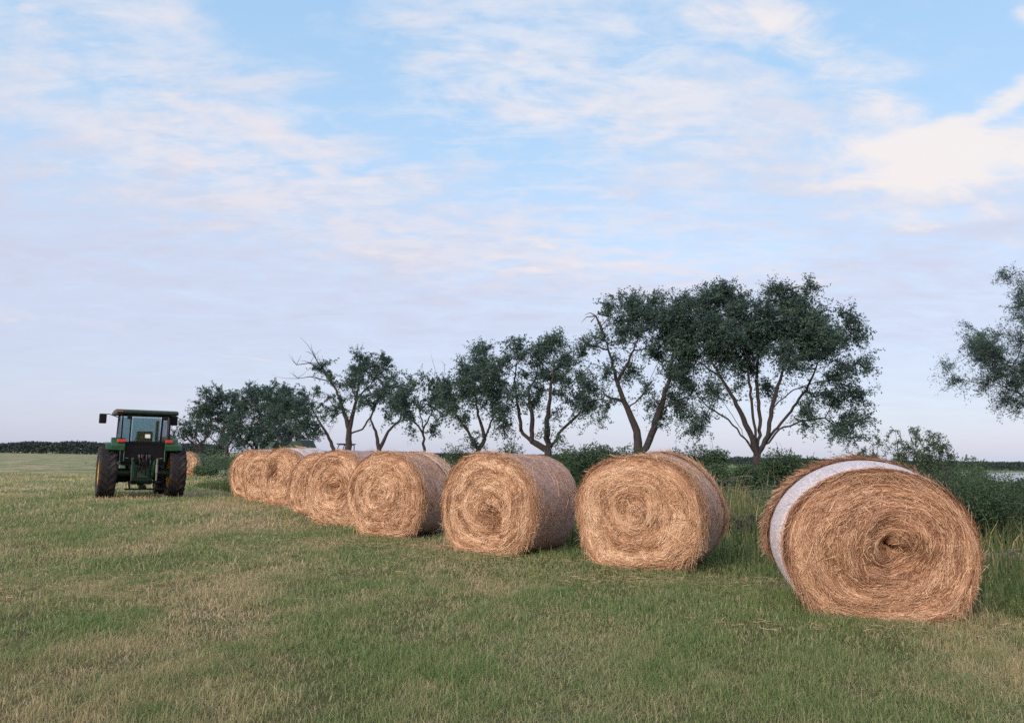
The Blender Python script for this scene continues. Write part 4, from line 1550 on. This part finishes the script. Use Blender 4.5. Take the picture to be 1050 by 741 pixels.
    tl.bar((0, -.44, 1.02), (0, -.52, 1.45), .03, 8)
    tl.box(-.10, .10, -.60, -.42, 1.02, 1.16)
    tl.obj('top_link', M_black, root)
    hs = MB()
    for i in range(4):
        x_ = -.16 + .105 * i
        hs.bar((x_, -.44, 1.30), (x_ + .04, -.58, 1.12), .016, 6)
        hs.bar((x_ + .04, -.58, 1.12), (x_, -.48, .92), .016, 6)
        hs.box(x_ - .03, x_ + .03, -.50, -.42, 1.26, 1.36)
    hs.obj('hydraulic_couplers', M_steel, root)
    for k in range(5):
        ho = Geo()
        x_ = -.20 + .10 * k
        f = np.linspace(0, 1, 9)
        ho.tube(np.stack([x_ + .05 * np.sin(f * 3 + k), -.52 - .12 * np.sin(f * math.pi), 1.34 - f * (.42 + .07 * k)], 1), .014, 6)
        ho.obj('hydraulic_hose', M_black, root, True)
    for s in (-1, 1):
        MB().box(s * .50 - .05, s * .50 + .05, -.47, -.43, 1.24, 1.50).obj('control_panel', M_steel, root, .01)
    db = MB()
    db.box(-.06, .06, -1.0, .4, .36, .42)
    db.box(-.09, .09, -.9, -.30, .30, .36)
    db.bar((-.55, -.95, .30), (.55, -.95, .30), .03, 8)
    for s in (-1, 1): db.bar((s * .40, -.95, .30), (s * .40, -.55, .52), .03, 6)
    db.obj('drawbar', M_black, root)
    stp = MB()
    for s in (-1, 1):
        stp.box(s * .74 - .17, s * .74 + .17, .95, 1.25, .42, .46)
        stp.box(s * .72 - .17, s * .72 + .17, .95, 1.22, .72, .76)
        stp.bar((s * .60, 1.24, .42), (s * .60, 1.1, 1.05), .02, 6)
        stp.obj('cab_step', M_black, root)
        stp = MB()
    ft = MB().box(-.72, -.32, .55, 1.5, .46, .86)
    ft.obj('fuel_tank', M_black, root, .05)


make_tractor()


# ------------------------------------------------------------------ parked machines far behind the bales
def make_baler(label, px, Y, rz, sc=1.0):
    b = at(px, 470, Y); b[2] = 0
    root = empty('round_baler', tuple(b), rz)
    root.scale = (sc, sc, sc)
    tag(root, label, 'baler', 'old green balers parked under the trees')
    m_ = MB()
    m_.prism_x([(-1.1, .55), (.9, .50), (1.15, 1.1), (1.0, 2.1), (.45, 2.55), (-.35, 2.60), (-.5, .6)][:6] + [(-1.1, 1.5)], -.85, .85)
    m_.obj('body', M_dgreen, root, .05)
    t_ = MB()
    t_.prism_x([(-1.15, .75), (-1.15, 1.55), (-.40, 2.66), (-.32, 2.58), (-1.05, 1.45), (-1.05, .75)], -.95, .95)
    t_.obj('tailgate', M_dgreen, root, .03)
    for s in (-1, 1):
        w = MB()
        w.lathe_x([(.2, -.14), (.42, -.15), (.45, 0), (.42, .15), (.2, .14)], s * 1.05, .1, .45, 24)
        wo = w.obj('wheel', M_rubber, root)
        r_ = MB().lathe_x([(0, -.06), (.21, -.12), (.21, .12), (0, .06)], s * 1.05, .1, .45, 20)
        r_.obj('rim', M_yellow, wo)
    d_ = MB()
    d_.bar((-.5, .9, .6), (0, 2.6, .55), .07); d_.bar((.5, .9, .6), (0, 2.6, .55), .07)
    d_.bar((-1.05, .1, .45), (1.05, .1, .45), .07)
    d_.obj('drawbar', M_dgreen, root)
    p_ = MB()
    p_.box(-.80, .80, .9, 1.15, .22, .42)
    p_.obj('pickup_reel', M_yellow, root, .03)


make_baler('old green round baler with a slanting tailgate, parked under the trees beyond the bales', 309, 62, R(70), .95)
make_baler('second green baler, left of the other, half hidden by tree foliage', 284, 64, R(-60), .90)


def make_vehicle():
    b = at(354, 470, 66); b[2] = 0
    root = empty('utility_vehicle', tuple(b), R(80))
    tag(root, 'small dark blue utility vehicle with an open roof frame, far behind by the gnarled trunk', 'vehicle')
    m_ = MB()
    m_.prism_x([(-1.4, .5), (1.4, .5), (1.5, .9), (.7, 1.15), (.45, 1.15), (.35, .75), (-.4, .75), (-.5, 1.15), (-1.4, 1.15)], -.7, .7)
    m_.obj('body', M_blue, root, .05)
    for s in (-1, 1):
        f_ = MB()
        f_.bar((s * .65, .7, 1.1), (s * .6, .35, 2.25), .04)
        f_.bar((s * .65, -.5, 1.1), (s * .6, -.5, 2.25), .04)
        f_.bar((s * .6, .35, 2.25), (s * .6, -.5, 2.25), .04)
        f_.obj('roll_bar', M_black, root)
    MB().box(-.68, .68, -.65, .55, 2.27, 2.36).obj('roof', M_blue, root, .03)
    MB().box(-.6, .6, -.3, .15, .78, .95).obj('seat', M_seat, root, .04)
    for s in (-1, 1):
        for y in (-.95, .95):
            w = MB().lathe_x([(.15, -.11), (.30, -.12), (.33, 0), (.30, .12), (.15, .11)], s * .66, y, .33, 20)
            wo = w.obj('wheel', M_rubber, root)
            MB().lathe_x([(0, -.05), (.16, -.10), (.16, .10), (0, .05)], s * .66, y, .33, 16).obj('rim', M_steel, wo)


make_vehicle()

cy = scn.cycles if hasattr(scn, 'cycles') else None
scn.render.engine = 'CYCLES'
scn.cycles.use_denoising = False
scn.cycles.max_bounces = 6
scn.cycles.transparent_max_bounces = 8
